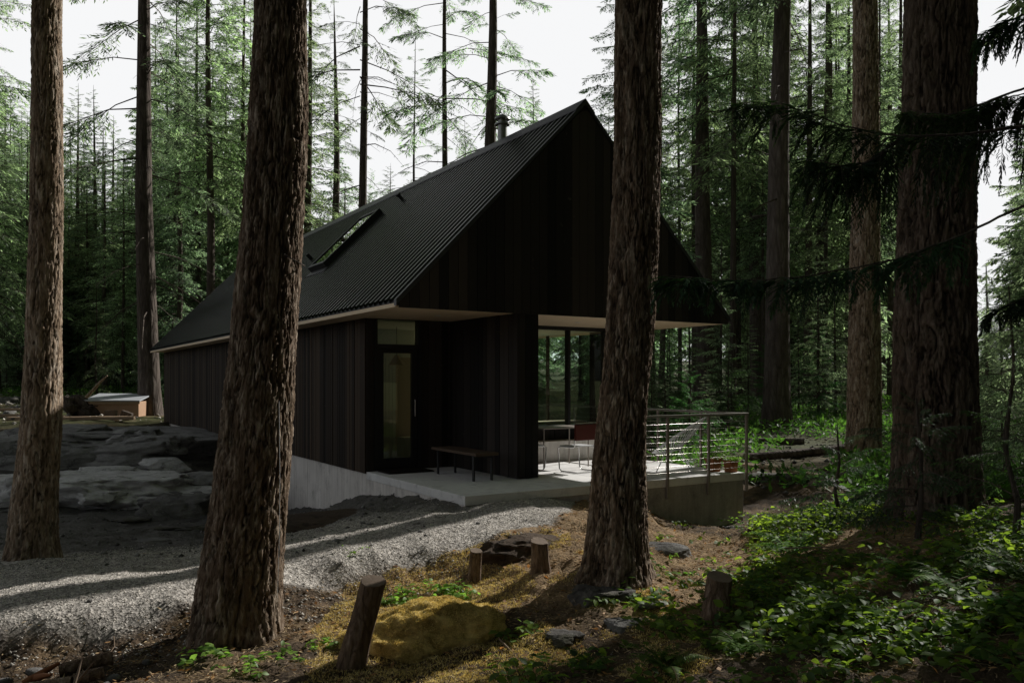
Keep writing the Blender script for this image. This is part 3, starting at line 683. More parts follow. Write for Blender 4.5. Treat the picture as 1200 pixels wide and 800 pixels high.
def crown_arrays(seed, H, zb, Rm, nbr, tpl, prof=.8, e_top=30, e_bot=-12, dead=0, trunk_r=None, azbias=None, minr=.12):
    r = np.random.default_rng(seed); QA, BA = [], []
    for i in range(nbr+dead):
        isd = i >= nbr
        f = ((i+r.random())/nbr)**.92 if not isd else 0
        z = zb+(H*.985-zb)*f if not isd else r.uniform(zb*.45, zb+.25*(H-zb))
        ln = Rm*(minr+(1-minr)*(1-f)**prof)*r.uniform(.65, 1.15)
        if f < .12: ln *= r.uniform(.6, 1)
        if not isd and math.sin(f*31+seed)+math.cos(i*2.399*1+f*9+seed*2) > 1.05: ln *= .45
        if isd: ln = Rm*r.uniform(.4, .85)
        az = i*2.399+r.normal()*.4
        if azbias is not None and r.random() < .5: az = azbias+r.normal()*.6
        el = math.radians(e_bot+(e_top-e_bot)*f+r.normal()*6)
        if isd: el = math.radians(r.uniform(-22, 5))
        q, b = TPL['dead' if isd else tpl][r.integers(6)]; s = ln/2.5
        ca, sa, ce, se = math.cos(az), math.sin(az), math.cos(el), math.sin(el)
        mir = r.choice([-1, 1])
        Mx = np.array([[ca*ce, -sa*mir, -ca*se], [sa*ce, ca*mir, -sa*se], [se, 0, ce]])*s
        org = np.array([0, 0, z])
        if len(q): QA.append((q.reshape(-1, 3)@Mx.T+org).reshape(-1, 4, 3))
        BA.append((b.reshape(-1, 3)@Mx.T+org).reshape(-1, 4, 3))
    # leader
    q = np.concatenate(QA) if QA else np.zeros((0, 4, 3)); b = np.concatenate(BA)
    return q, b
def quads_mesh(name, q, b, mleaf, mwood):
    V = np.concatenate([q, b]).reshape(-1, 3); n = len(q)+len(b)
    return np_mesh(name, V, np.arange(n*4).reshape(-1, 4), [mleaf, mwood], np.r_[np.zeros(len(q), int), np.ones(len(b), int)])
def trunk_mesh(name, H, r0, mat, lean=(0, 0), seed=0, n=10, wob=.12, flare=1.35):
    r = np.random.default_rng(seed); m = 14; t = np.linspace(0, 1, m)**1.25
    wx, wy = np.interp(t, [0, .3, .6, 1], r.normal(size=4)*wob), np.interp(t, [0, .3, .6, 1], r.normal(size=4)*wob); wx -= wx[0]; wy -= wy[0]
    V = []
    for i, tt in enumerate(t):
        rad = r0*(1-tt)**.8*(1+(flare-1)*math.exp(-tt*H/.5))+.01; z = tt*H-(.4 if i == 0 else 0)
        for k in range(n):
            a = 2*math.pi*k/n; V.append((lean[0]*tt*H+wx[i]+math.cos(a)*rad, lean[1]*tt*H+wy[i]+math.sin(a)*rad, z))
    Q = [(i*n+k, i*n+(k+1) % n, (i+1)*n+(k+1) % n, (i+1)*n+k) for i in range(m-1) for k in range(n)]
    return np_mesh(name, V, Q, mat, smooth=True)

# shared crown / trunk shapes
CV = {}
def crown_variant(key):
    if key in CV: return CV[key]
    kind, fb, sd, lod, dens = key; H = 25.0
    cfg = dict(fir=(dict(tpl='fir_mid' if lod else 'fir_far', Rm=3.6, e_top=32, e_bot=-14, dead=10 if fb > .15 else 0)),
               sparse=(dict(tpl='fir_sparse', Rm=3.9, e_top=30, e_bot=-15, dead=16)),
               cedar=(dict(tpl='ced_mid' if lod else 'ced_far', Rm=3.4, e_top=38, e_bot=0)))[kind]
    q, b = crown_arrays(sd, H, H*fb, nbr=dens, **cfg)
    m = {'fir': M['fir'] if sd % 2 else M['fir2'], 'sparse': M['fir'], 'cedar': M['cedar']}[kind]
    CV[key] = (quads_mesh('crown', q, b, m, M['bark_far']), q, b, m); return CV[key]
TV = {}
def place_tree(name, x, y, H, r0, key, label, group, cat='tree', lean=(0, 0), rz=None, cull=None, nocrown=False, seed=None, bark=None, wide=1.0):
    sd = seed if seed is not None else rq.randrange(9999)
    z = h1(x, y)-.05; t = empty(name, (x, y, z), rz if rz is not None else rq.uniform(0, 6.28), label, cat, group)
    if lean != (0, 0): t.rotation_euler.z = 0
    tk = (round(lean[0], 2), round(lean[1], 2), sd % 6, bark)
    if tk not in TV: TV[tk] = trunk_mesh('trunk', 25, .35, M[bark or 'bark_far'], lean, sd % 6, 12, .14)
    o = link('trunk', TV[tk], t); o.scale = (r0/.35 if lean == (0, 0) else H/25, r0/.35 if lean == (0, 0) else H/25, H/25)
    if nocrown: return t
    me, q, b, m = crown_variant(key); s = H/25
    S = np.array([(s*.9+.1)*wide, (s*.9+.1)*wide, s])
    sw = (x-y)  # in the swath of rays that reach the foreground?
    if cull is None: cull = (-30 < sw < 4 and 4 < y < 64 and x > -3)
    if cull:
        c_, s_ = math.cos(t.rotation_euler.z), math.sin(t.rotation_euler.z); Rz = np.array([[c_, -s_, 0], [s_, c_, 0], [0, 0, 1]])
        if lean != (0, 0): sh = lambda P: P+np.stack([P[..., 2]*lean[0], P[..., 2]*lean[1], 0*P[..., 2]], -1)
        else: sh = lambda P: P
        qq, bb = sh(q*S), sh(b*S)
        cq = qq.mean(1)@Rz.T+np.array([x, y, z]); cb = bb.mean(1)@Rz.T+np.array([x, y, z])
        kq, kb = ~lit_path(cq), ~lit_path(cb)
        link('crown', quads_mesh('crown', qq[kq], bb[kb], m, M['bark_far']), t)
    else:
        o = link('crown', me, t); o.scale = S
        if lean != (0, 0):
            me2 = me.copy(); me2.transform(Matrix(((1, 0, lean[0], 0), (0, 1, lean[1], 0), (0, 0, 1, 0), (0, 0, 0, 1)))); o.data = me2
    return t

# ------------------------------------------------------------------ the big foreground trunks
def big_tree(name, path, label, bark, depth=.03, seed=0, n=200, H=26, crown=None, cell=.055, flare=1.5, roots=4):
    """path: rows (x, y, z, radius) from base up; bark relief is real geometry"""
    P = np.array(path); base = P[0, :3]; r = np.random.default_rng(seed)
    zt = P[-1, 2]; zs = np.concatenate([np.arange(base[2]-.35, zt, .022), np.linspace(zt, base[2]+H, 30)[1:]])
    slope_x = (P[-1, 0]-P[-2, 0])/(P[-1, 2]-P[-2, 2]); slope_y = (P[-1, 1]-P[-2, 1])/(P[-1, 2]-P[-2, 2])
    def smooth(c):
        v = np.interp(zs, P[:, 2], P[:, c]); k = np.ones(31)/31; vp = np.pad(v, 15, 'edge'); return np.convolve(vp, k, 'valid')
    cx, cy, rad = smooth(0), smooth(1), smooth(3)
    ab = zs > zt; cx = np.where(ab, P[-1, 0]+slope_x*(zs-zt), cx); cy = np.where(ab, P[-1, 1]+slope_y*(zs-zt), cy)
    rad = np.where(ab, P[-1, 3]*np.maximum(.05, 1-(zs-zt)/(base[2]+H-zt))**.8, rad)
    th = np.linspace(0, 2*np.pi, n, endpoint=False); TT, ZZ = np.meshgrid(th, zs); RR = np.repeat(rad[:, None], n, 1); rm = P[:, 3].mean()
    ex, ey = np.cos(TT)*rm/cell, np.sin(TT)*rm/cell; ez = ZZ/(cell*5.5)
    wx = fbm(ex*.5, ey*.5, ez*.8, 2, seed+50)*.9
    a = fbm(ex*.6+wx*.8, ey*.6-wx*.8, ez*.42, 4, seed); b = fbm(ex*1.1+wx+9, ey*1.1+wx, ez*1.3+4, 3, seed+5)
    fur = np.exp(-(a/.13)**2)*1.0+np.exp(-(b/.12)**2)*.5; fine = fbm(ex*3.5, ey*3.5, ZZ/(cell*1.5), 4, seed+9); fine = fine+.5*np.abs(fbm(ex*2, ey*2, ZZ/(cell*.5), 3, seed+19))
    d = depth*(.35-fur*.85+.34*fine)+.02*fbm(ex*.15, ey*.15, ez*.15, 2, seed+3)
    hb = np.maximum(ZZ-base[2], -.35); lob = np.cos(TT*roots+seed+1.2*np.sin(TT*2+seed))
    fl = (flare-1)*np.exp(-np.maximum(hb+.05, 0)/.16)*(.55+.5*lob)+.09*np.exp(-hb/.6)
    rr_ = RR*(1+fl)+d
    V = np.stack([cx[:, None]+np.cos(TT)*rr_-base[0], cy[:, None]+np.sin(TT)*rr_-base[1], ZZ-base[2]], -1).reshape(-1, 3)
    m = len(zs); i0 = (np.arange(m-1)[:, None]*n+np.arange(n)[None]).ravel(); i1 = (np.arange(m-1)[:, None]*n+(np.arange(n)[None]+1) % n).ravel()
    t = empty(name, tuple(base), 0, label, 'tree')
    tmh = np_mesh('trunk', V, np.stack([i0, i1, i1+n, i0+n], -1), M[bark], smooth=True); fa = tmh.attributes.new('furrow', 'FLOAT', 'POINT'); fa.data.foreach_set('value', np.clip(fur*.75-.25*fine, 0, .92).ravel().astype(np.float32)); link('trunk', tmh, t)
    if crown:
        q, b_ = crown_arrays(seed+3, H, **crown)
        def sh(A): 
            z = A[..., 2]+base[2]; return A+np.stack([np.interp(z, zs, cx)-base[0], np.interp(z, zs, cy)-base[1], 0*z], -1)
        q, b_ = sh(q), sh(b_); kq, kb = ~lit_path(q.mean(1)+base), ~lit_path(b_.mean(1)+base)
        link('crown', quads_mesh('crown', q[kq], b_[kb], M['fir'], M['bark_far']), t)
    return t
def path(rows, Y0):
    """rows (px centre, py, width px) from base to top, all near depth Y0"""
    o = []
    for px, py, w, *dy in rows:
        Y = Y0+(dy[0] if dy else 0); p = at(px, py, Y); o.append((p[0], p[1], p[2], w/2/F*Y*math.cos(math.atan((px-600)/F))))
    return o
CR = dict(zb=9, Rm=3.8, nbr=100, tpl='fir_mid', dead=0)
big_tree('fir_tree', path([(38,648,57),(40,600,54),(48,500,50),(50,400,44),(55,200,38),(56,0,35),(57,-60,34)], 9.8), 'slender fir trunk at far left, sunlit pale bark down its right side', 'bark_pale', .018, 1, 130, 26, dict(CR, zb=10), .032, 1.35)
big_tree('fir_tree', path([(276,736,96),(284,650,90),(297,550,84),(305,450,78),(318,300,70),(326,150,64),(330,0,59),(331,-50,58)], 6.9), 'thick dark fir trunk leaning in front of the cabin side wall', 'bark_near', .026, 2, 260, 27, dict(CR, zb=8.5), .034, 1.3)
big_tree('fir_tree', path([(721,668,73),(724,600,65),(727,500,59),(737,400,54),(742,300,53),(747,100,52),(750,0,52),(752,-40,51)], 7.8), 'dark fir trunk standing in front of the terrace and gable', 'bark_near', .026, 5, 230, 27, dict(CR, zb=9), .034, 1.4)
big_tree('fir_tree', path([(1097,590,104),(1096,500,100),(1094,400,96),(1098,200,88),(1102,0,84),(1103,-40,83)], 10.4), 'broadest fir trunk, deeply furrowed, at the right edge behind drooping boughs', 'bark_big', .04, 7, 240, 30, dict(CR, zb=11, Rm=4.4, nbr=120), .06, 1.12)
big_tree('fir_tree', path([(1010,560,44),(1012,500,40),(1013,400,37),(1015,200,32),(1014,0,28),(1014,-30,28)], 19.8), 'grey brown fir trunk just left of the broadest trunk', 'bark_pale', .03, 9, 130, 30, dict(CR, zb=13.5, Rm=3.4, nbr=90), .055, 1.3)

def cord(pts, r, label, mt):
    P = [Vector(at(*p)) for p in pts]; mb = MB(); mb.tube([p-P[0] for p in P], r, 6); o = mb.build('cord', M[mt]); o.location = P[0]; tag(o, label, 'cord')
cord([(333,298,6.62),(340,302,6.62),(349,307,6.68),(356,311,6.80),(357,312,6.95)], .006, 'dark cord tied round the thick leaning trunk', 'bark_far')
cord([(327,470,6.60),(328,560,6.58),(327,640,6.56),(325,700,6.60)], .0022, 'thin pale string hanging down beside the thick leaning trunk', 'white')
# ------------------------------------------------------------------ background trees one can tell apart
FM = [('fir', .26, 1, 1, 120), ('fir', .36, 2, 1, 105), ('fir', .46, 3, 1, 95), ('fir', .16, 4, 1, 135)]
SP = [('sparse', .32, 5, 1, 56), ('sparse', .42, 6, 1, 46)]
FL = [('fir', .04, 7, 1, 170), ('fir', .10, 8, 1, 160)]; CD = [('cedar', .03, 9, 1, 170), ('cedar', .12, 10, 1, 150)]
YG = [('cedar', .02, 15, 1, 90), ('fir', .03, 16, 1, 80)]
FF = [('fir', .08, 11, 0, 160), ('fir', .22, 12, 0, 140), ('cedar', .05, 13, 0, 170), ('fir', .32, 14, 0, 120)]
ex = [ # px at horizon, lean px at top of frame, depth, width px, H, key, label
 (176,-6,37,17,33,SP[0],'tall fir standing just behind the little tarp roofed shed'),
 (246,-3,46,11,33,FM[1],'straight fir behind the far end of the cabin roof'),
 (204,-1,56,7,30,FM[0],'thin fir between the shed fir and the straight fir over the roof'),
 (229,0,60,5,27,FM[3],'spindly fir just left of the straight fir over the roof end'),
 (391,-4,62,6,30,SP[1],'thin reddish trunk just right of the thick leaning trunk'),
 (422,-1,42,12,34,SP[1],'fir with bare left limbs rising behind the skylight'),
 (486,-1,60,5,27,SP[0],'thin loose leaved fir behind the middle of the roof ridge'),
 (523,-2,44,9,33,SP[1],'fir with drooping dead limbs behind the ridge'),
 (568,14,40,8,30,SP[0],'leaning fir beside the steel flue, foliage on its right'),
 (797,1,56,5,31,FM[1],'thin fir just right of the dark trunk before the gable'),
 (828,-5,40,11,34,FM[2],'straight bare fir behind the right corner of the cabin roof'),
 (858,-1,38,8,31,FM[1],'dark fir directly right of the straight bare fir'),
 (888,-10,44,6,28,FM[0],'curving thin fir between two darker trunks on the right'),
 (910,9,30,10,34,FM[2],'sturdy fir leaning slightly right behind the high cedar bough'),
 (962,4,46,6,30,FM[1],'slim fir in the gap left of the grey brown trunk'),
 (1029,1,42,5,30,FM[0],'thin dark stem touching the right side of the grey brown trunk'),
 (-14,0,44,18,32,FM[3],'fir at the left edge with dense foliage'),
 (625,0,80,6,0,FL[0],'small pointed fir whose top shows beside the flue'),
 (545,0,88,6,0,FL[1],'small fir top left of the flue above the ridge'),
 (455,0,92,5,0,FL[0],'lowest fir tip above the ridge, right of the skylight'),
 (712,0,70,5,0,FL[1],'small fir tip just right of the gable peak'),
 (108,0,62,8,0,FL[0],'rounded fir top left of the tall shed fir'),
 (135,0,58,8,0,CD[0],'pale green cedar right of the slender sunlit trunk'),
 (88,0,66,8,0,FL[1],'dark fir behind the slender sunlit trunk')]
TOP = {625: 90, 545: 140, 455: 190, 712: 118, 108: 100, 135: 135, 88: 96}
placed = []
for px, ln, Y, w, H, key, lab in ex:
    x = (px-600)/F*Y
    if not H: H = CZ-h1(x, Y)+(HY-TOP[px])/F*Y
    lx = ln/F*Y/(CZ+HY/F*Y) if ln else 0
    place_tree('fir_tree', x, Y, H, w/2/F*Y*1.05*math.cos(math.atan((px-600)/F)), key, lab, None, lean=(round(lx, 3), 0) if abs(ln) > 3 else (0, 0)); placed.append((x, Y))
# the rest of the wood
def topy(px):
    if px < 50: return rq.uniform(50, 160)
    if px < 165: return rq.uniform(115, 230)
    if px < 400: return rq.uniform(-150, 160)
    if px < 730: return rq.uniform(195, 300)
    if px < 1060: return rq.uniform(-220, 130)
    if px < 1220: return rq.uniform(330, 420) if rq.random() < .85 else 100
    return rq.uniform(-200, 200)
def ok_spot(x, y, px, dmin):
    lo = (x-E0[0])*math.cos(TH)+(y-E0[1])*math.sin(TH); la = -(x-E0[0])*math.sin(TH)+(y-E0[1])*math.cos(TH)
    if -2.5 < lo < 9 and -6 < la < 26: return False
    return all((x-a)**2+(y-b)**2 > dmin*dmin for a, b in placed)
n = 0; tries = 0
GRP = {0: 'firs beyond the clearing on the left', 1: 'firs behind the cabin roof', 2: 'firs of the wood on the right'}
LBL = {0: 'fir in the dense wood beyond the clearing left of the cabin', 1: 'fir showing low above the cabin roof ridge', 2: 'fir in the dim wood right of the cabin'}
while n < 135 and tries < 6000:
    tries += 1; px = rq.uniform(-60, 1290); Y = 24+64*rq.random()**.8
    if px < 330 and Y < 48: continue
    if 330 <= px < 730 and (Y < 50 or rq.random() < .45): continue
    if 1130 < px < 1230 and Y < 40: continue
    x = (px-600)/F*Y
    if not ok_spot(x, Y, px, 2.4): continue
    ty = topy(px); H = CZ-h1(x, Y)+(HY-ty)/F*Y
    H = min(H, rq.uniform(27, 34)); g = 0 if px < 330 else 1 if px < 730 else 2
    key = rq.choice((FM+FL+CD if g != 1 else FL+SP) if Y < 55 else (FF if g != 1 else [FF[0], FF[1]]))
    if g == 2 and Y < 45: key = rq.choice(FM+[SP[0]])
    if H < 14: key = rq.choice(FL+CD)
    kd = 'cedar_tree' if key[0] == 'cedar' else 'fir_tree'
    place_tree(kd, x, Y, H, H*.0105*rq.uniform(.6, 1.15), key, LBL[g].replace('fir ', 'cedar ') if kd[0] == 'c' else LBL[g], GRP[g].replace('firs', 'cedars') if kd[0] == 'c' else GRP[g])
    placed.append((x, Y)); n += 1
n = 0
while n < 46:
    px = rq.uniform(-80, 330); Y = rq.uniform(54, 92); x = (px-600)/F*Y
    if not all((x-a)**2+(Y-b)**2 > 4 for a, b in placed): continue
    ty = rq.uniform(95, 250) if px < 165 else rq.uniform(60, 300); H = CZ-h1(x, Y)+(HY-ty)/F*Y; key = rq.choice(FL+CD)
    kd = 'cedar' if key[0] == 'cedar' else 'fir'
    place_tree(kd+'_tree', x, Y, H, H*.009, key, kd+' in the solid treeline at the far left of the clearing', kd+'s of the far left treeline', wide=1.45); placed.append((x, Y)); n += 1
# understorey: young trees
n = 0; tries = 0
while n < 85 and tries < 4000:
    tries += 1; px = rq.uniform(-60, 1280); Y = rq.uniform(17, 62)
    if px < 330 and Y < 44: continue
    if 330 <= px < 740: continue
    if 860 < px < 1040 and Y < 30: continue
    x = (px-600)/F*Y
    if not ok_spot(x, Y, px, 1.6): continue
    H = rq.uniform(2.5, 8) if Y > 28 else rq.uniform(1.5, 3.5)
    key = rq.choice(YG); g = 'left' if px < 330 else 'right'
    place_tree('young_cedar' if key[0] == 'cedar' else 'young_fir', x, Y, H, H*.009, key, f'bushy young {key[0]} under the tall trees on the {g}', f'young {key[0]}s on the {g}', rz=None)
    placed.append((x, Y)); n += 1
# unseen trees around the camera, added for shade and to show in the panes
for x, y, H, k in [(8,-3,28,2),(-6,-5,28,2),(11,4,28,3),(2,-9,30,0),(14,-6,30,1),(-12,-9,28,3),(9,-13,28,0),(20,1,30,1),(-3,-15,30,2),(17,9,29,0),(24,10,30,3),(19,16,30,1),(26,20,30,3),(28,30,30,2),(14.5,16,29,3),(10.5,11,27,3),(17.5,21,30,3),(13,12.5,28,3),(10,7.5,28,2)]:
    place_tree('fir_tree', x, y, H, .3, FM[k], 'unseen fir added near the camera for its shade', 'added firs around the photographer', cull=True)
# far woods: one mass
mq = []; 
for k in range(230):
    a = R.uniform(-.75, .75); d = R.uniform(92, 190); x, y = math.sin(a)*d, math.cos(a)*d; px = 600+F*x/y
    H = R.uniform(17, 30)
    if 330 < px < 730 or px < 170: H = min(H, CZ-h1(x, y)+(HY-(R.uniform(215, 330) if px > 330 else R.uniform(130, 300)))/F*y)
    if 1130 < px < 1230: H = min(H, (HY-R.uniform(330, 400))/F*y)
    H = max(H, 6); q = crown_variant(FF[R.integers(4)])[1]; q = q[R.random(len(q)) < .55]
    s = H/25; c, s_ = math.cos(k), math.sin(k); Rz = np.array([[c, -s_, 0], [s_, c, 0], [0, 0, 1]])
    mq.append((q*np.array([s, s, s])*1.15)@Rz.T+np.array([x, y, h1(x, y)]))
mq = np.concatenate(mq).astype(np.float32)
tag(link('distant_forest', quads_mesh('distant_forest', mq, np.zeros((0, 4, 3)), M['fir'], M['bark_far'])), 'mass of distant conifers closing off the wood', 'forest', kind='stuff')

# ------------------------------------------------------------------ overhanging cedar boughs on the right
def bough(pts, seed, tl=.55, nt=46, hang=.75, bl=.12, bw=.020, mat='cedar_dark', parent=None, start=.15, r0=.018, name='bough'):
    """a long bough with hanging flat sprays; pts world"""
    r = np.random.default_rng(seed); P = np.array(pts, float); s = np.r_[0, np.cumsum(np.linalg.norm(np.diff(P, axis=0), axis=1))]; s /= s[-1]
    tt = np.linspace(0, 1, 40); A = np.stack([np.interp(tt, s, P[:, k]) for k in range(3)], -1)
    for _ in range(6): A[1:-1] = (A[:-2]+A[1:-1]*2+A[2:])/4
    A[1:-1] += r.normal(size=(38, 3))*.004
    PP, DD, LL, SEG = [], [], [], []
    for k in range(nt):
        t = start+(1-start)*(k+r.random())/nt; b = np.array([np.interp(t, tt, A[:, c]) for c in range(3)]); f = nrm(np.array([np.interp(min(t+.03, 1), tt, A[:, c]) for c in range(3)])-np.array([np.interp(t-.03, tt, A[:, c]) for c in range(3)]))
        sd = r.choice([-1, 1]); side = np.cross(f, [0, 0, 1]); side = nrm(side)*sd
        L = tl*(1-.55*t)*r.uniform(.5, 1.2); hg = hang*r.uniform(.6, 1.3)
        d = nrm(f*.7+side*r.uniform(.3, 1)+np.array([0, 0, -hg*.4])); m = int(14+8*L/.5); q = b.copy(); prev = q.copy(); st = L/m
        for j in range(m):
            d = nrm(d+np.array([0, 0, -hg*.13])); q = q+d*st; a = j/m
            if j % 3 == 0: SEG.append((prev.copy(), q.copy())); prev = q.copy()
            for sg in (-1, 1):
                pl = nrm(np.cross(d, nrm(np.cross(d, [0, 0, 1.0])+side*.3))); sv = nrm(np.cross(pl, d))*sg
                sub = bl*(1.5-a)*r.uniform(.6, 1.2); dd = nrm(d*.75+sv*.75+r.normal(size=3)*.12)
                PP.append(q.copy()); DD.append(dd); LL.append(sub)
                for e in (.35, .65): PP.append(q+dd*sub*e); DD.append(nrm(dd+d*.8*r.random()+sv*r.normal()*.5)); LL.append(sub*.55)
            
    LL = np.array(LL); qd = blades(np.array(PP), np.array(DD), LL, np.maximum(LL*bw/bl, .009), r, .35)
    B = []
    def seg(p, q_, ra, rb):
        d = nrm(q_-p); s1 = nrm(np.cross(d, [0, .01, 1.0])); s2 = np.cross(d, s1); c = [(1, 0), (0, 1), (-1, 0), (0, -1)]
        for k in range(4):
            (a, b), (e, f) = c[k], c[(k+1) % 4]; B.append([p+(s1*a+s2*b)*ra, p+(s1*e+s2*f)*ra, q_+(s1*e+s2*f)*rb, q_+(s1*a+s2*b)*rb])
    for i in range(39): seg(A[i], A[i+1], r0*(1-i/44), r0*(1-(i+1)/44))
    for a, b in SEG: seg(a, b, .0022, .0016)
    return link(name, quads_mesh(name, qd, np.array(B), M[mat], M['bark_far']), parent)
x0, y0 = (1345-600)/F*6.3, 6.3
cz0 = h1(x0, y0)
ct = empty('cedar_tree', (0, 0, 0), 0, 'dark cedar at the right edge whose long boughs droop across the picture', 'tree')
tm = trunk_mesh('trunk', 25, .3, M['bark_big'], (0, 0), 3, 24, .1); o = link('trunk', tm, ct); o.location = (x0, y0, cz0)
q, b = crown_arrays(77, 25, 10.5, 4.2, 90, 'ced_mid', e_top=30, e_bot=-5); q = q+np.array([x0, y0, cz0]); b = b+np.array([x0, y0, cz0])
kq, kb = ~lit_path(q.mean(1)), ~lit_path(b.mean(1)); link('crown', quads_mesh('crown', q[kq], b[kb], M['cedar'], M['bark_far']), ct)
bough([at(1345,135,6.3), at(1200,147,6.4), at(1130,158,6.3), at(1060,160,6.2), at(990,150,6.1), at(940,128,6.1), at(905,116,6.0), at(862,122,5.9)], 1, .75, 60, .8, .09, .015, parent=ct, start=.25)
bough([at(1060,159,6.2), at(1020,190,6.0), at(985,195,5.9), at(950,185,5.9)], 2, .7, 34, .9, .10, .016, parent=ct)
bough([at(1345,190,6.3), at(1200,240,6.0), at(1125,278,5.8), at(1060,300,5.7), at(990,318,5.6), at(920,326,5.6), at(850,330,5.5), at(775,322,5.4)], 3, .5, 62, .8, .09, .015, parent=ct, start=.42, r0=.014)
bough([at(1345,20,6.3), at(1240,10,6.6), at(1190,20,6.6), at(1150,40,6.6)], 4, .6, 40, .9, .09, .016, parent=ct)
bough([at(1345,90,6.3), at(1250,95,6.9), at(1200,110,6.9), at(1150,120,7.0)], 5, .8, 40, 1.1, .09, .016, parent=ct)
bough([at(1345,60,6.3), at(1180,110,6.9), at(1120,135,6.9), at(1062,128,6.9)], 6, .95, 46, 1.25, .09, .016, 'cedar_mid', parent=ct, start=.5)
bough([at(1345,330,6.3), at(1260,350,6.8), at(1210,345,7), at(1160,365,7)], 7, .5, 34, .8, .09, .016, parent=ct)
# saplings lower right
def sapling(px, py, Y, H, Rm, nb, tpl, mat, label, seed, kind='young_cedar', cat='young tree', rz=0, group=None):
    p = at(px, py, Y); z = h1(p[0], Y)-.03; t = empty(kind, (p[0], Y, z), rz, label, cat, group)
    o = link('trunk', trunk_mesh('trunk', H, .012+.006*H, M['bark_far'], (0, 0), seed, 8, .04), t)
    q, b = crown_arrays(seed, H, H*.08, Rm, nb, tpl, e_top=45, e_bot=5)
    q = q.copy()
    link('crown', quads_mesh('crown', q, b, M[mat], M['bark_far']), t); return t
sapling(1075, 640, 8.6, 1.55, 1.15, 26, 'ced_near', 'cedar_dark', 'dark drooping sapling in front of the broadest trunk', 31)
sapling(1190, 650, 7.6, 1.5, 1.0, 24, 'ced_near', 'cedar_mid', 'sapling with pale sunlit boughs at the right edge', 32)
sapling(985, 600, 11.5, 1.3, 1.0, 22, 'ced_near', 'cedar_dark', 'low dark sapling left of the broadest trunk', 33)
sapling(1180, 560, 13, 3.4, 1.5, 40, 'ced_near', 'cedar', 'bright green young cedar right of the broadest trunk', 34)
sapling(1150, 540, 19, 4.6, 1.8, 50, 'ced_mid', 'cedar', 'young cedar in the gap right of the broadest trunk', 35)
sapling(1215, 540, 16, 6.5, 2.2, 60, 'ced_mid', 'cedar', 'taller young cedar at the right edge', 36)
for k, (px, Y, H) in enumerate([(808, 23, 2.4), (852, 27, 3.0), (960, 32, 4.2), (780, 28, 3.4), (900, 36, 4)]):
    sapling(px, 500, Y, H, 1.3, 40, 'ced_mid', 'cedar_mid', 'bushy sapling behind the terrace railing', 40+k, group='saplings behind the terrace')

# ------------------------------------------------------------------ broad leaved plants
def leaf_cloud(bases, rng, nleaf=(6, 11), Ls=(.045, .085), stem=(.12, .32), tilt=.6):
    """arching stems with alternate ovate leaves; returns quads of leaves, quads of stems"""
    T = np.array([0, .22, .5, .78, 1]); Wp = np.array([.04, .78, 1, .62, .03])
    C, D, S, L = [], [], [], []; B = []
    for b in bases:
        n = rng.integers(*nleaf); h = rng.uniform(*stem); a = rng.uniform(0, 6.28); d = nrm(np.array([math.cos(a)*.5, math.sin(a)*.5, 1.0])); p = b.copy(); pv = b.copy()
        for k in range(n):
            d = nrm(d+np.array([math.cos(a)*.12, math.sin(a)*.12, -.07])+rng.normal(size=3)*.08); p = p+d*h/n
            if k % 2 == 1 or k == n-1:
                s1 = nrm(np.cross(d, [.1, 0, 1])); 
                for (u, v) in ((s1, np.cross(d, s1)),):
                    B.append([pv-u*.0018, pv+u*.0018, p+u*.0014, p-u*.0014]); B.append([pv-v*.0018, pv+v*.0018, p+v*.0014, p-v*.0014])
                pv = p.copy()
            if k == 0 and n > 3: continue
            sd = nrm(np.cross(d, [0, 0, 1.0]))*(1 if k % 2 else -1)
            ld = nrm(sd*.9+d*.35+rng.normal(size=3)*.28+np.array([0, 0, -.05])); C.append(p.copy()); D.append(ld); L.append(rng.uniform(*Ls))
            S.append(nrm(np.cross(ld, nrm(np.array([0, 0, 1.0])+rng.normal(size=3)*tilt*.6))))
    C, D, S, L = map(np.array, (C, D, S, L)); Nn = np.cross(S, D); n = len(C)
    V = np.zeros((n, 5, 3, 3)); wd = L*rng.uniform(.28, .38, n)
    for i in range(5):
        ctr = C+D*(L*T[i])[:, None]-Nn*(L*.22*T[i]**2)[:, None]*np.sign(Nn[:, 2:3])
        for j, sg in enumerate((-1, 0, 1)): V[:, i, j] = ctr+S*(sg*wd*Wp[i])[:, None]+Nn*(abs(sg)*wd*.22*Wp[i])[:, None]*np.sign(Nn[:, 2:3])
    V = V.reshape(-1, 3); o = (np.arange(n)*15)[:, None, None]; Qs = []
    for i in range(4):
        for j in range(2): Qs.append([i*3+j, i*3+j+1, (i+1)*3+j+1, (i+1)*3+j])
    Q = (o+np.array(Qs)[None]).reshape(-1, 4); B = np.array(B).reshape(-1, 3)
    Vall = np.concatenate([V, B]); Qall = np.concatenate([Q, (len(V)+np.arange(len(B))).reshape(-1, 4)])
    return Vall, Qall, np.r_[np.zeros(len(Q), int), np.ones(len(B)//4, int)]
M['stem'] = m_simple('stem', (.10, .06, .03), .7, 0, .3, .2)
M['twig'] = m_simple('twig', (.22, .16, .11), .8, 0, .3, .2)
def plant_mesh(name, bases, seed, mt='salal_sunlit', **kw):
    V, Q, mi = leaf_cloud(bases, np.random.default_rng(seed), **kw); me = np_mesh(name, V, Q, [M[mt], M['stem']], mi); return me
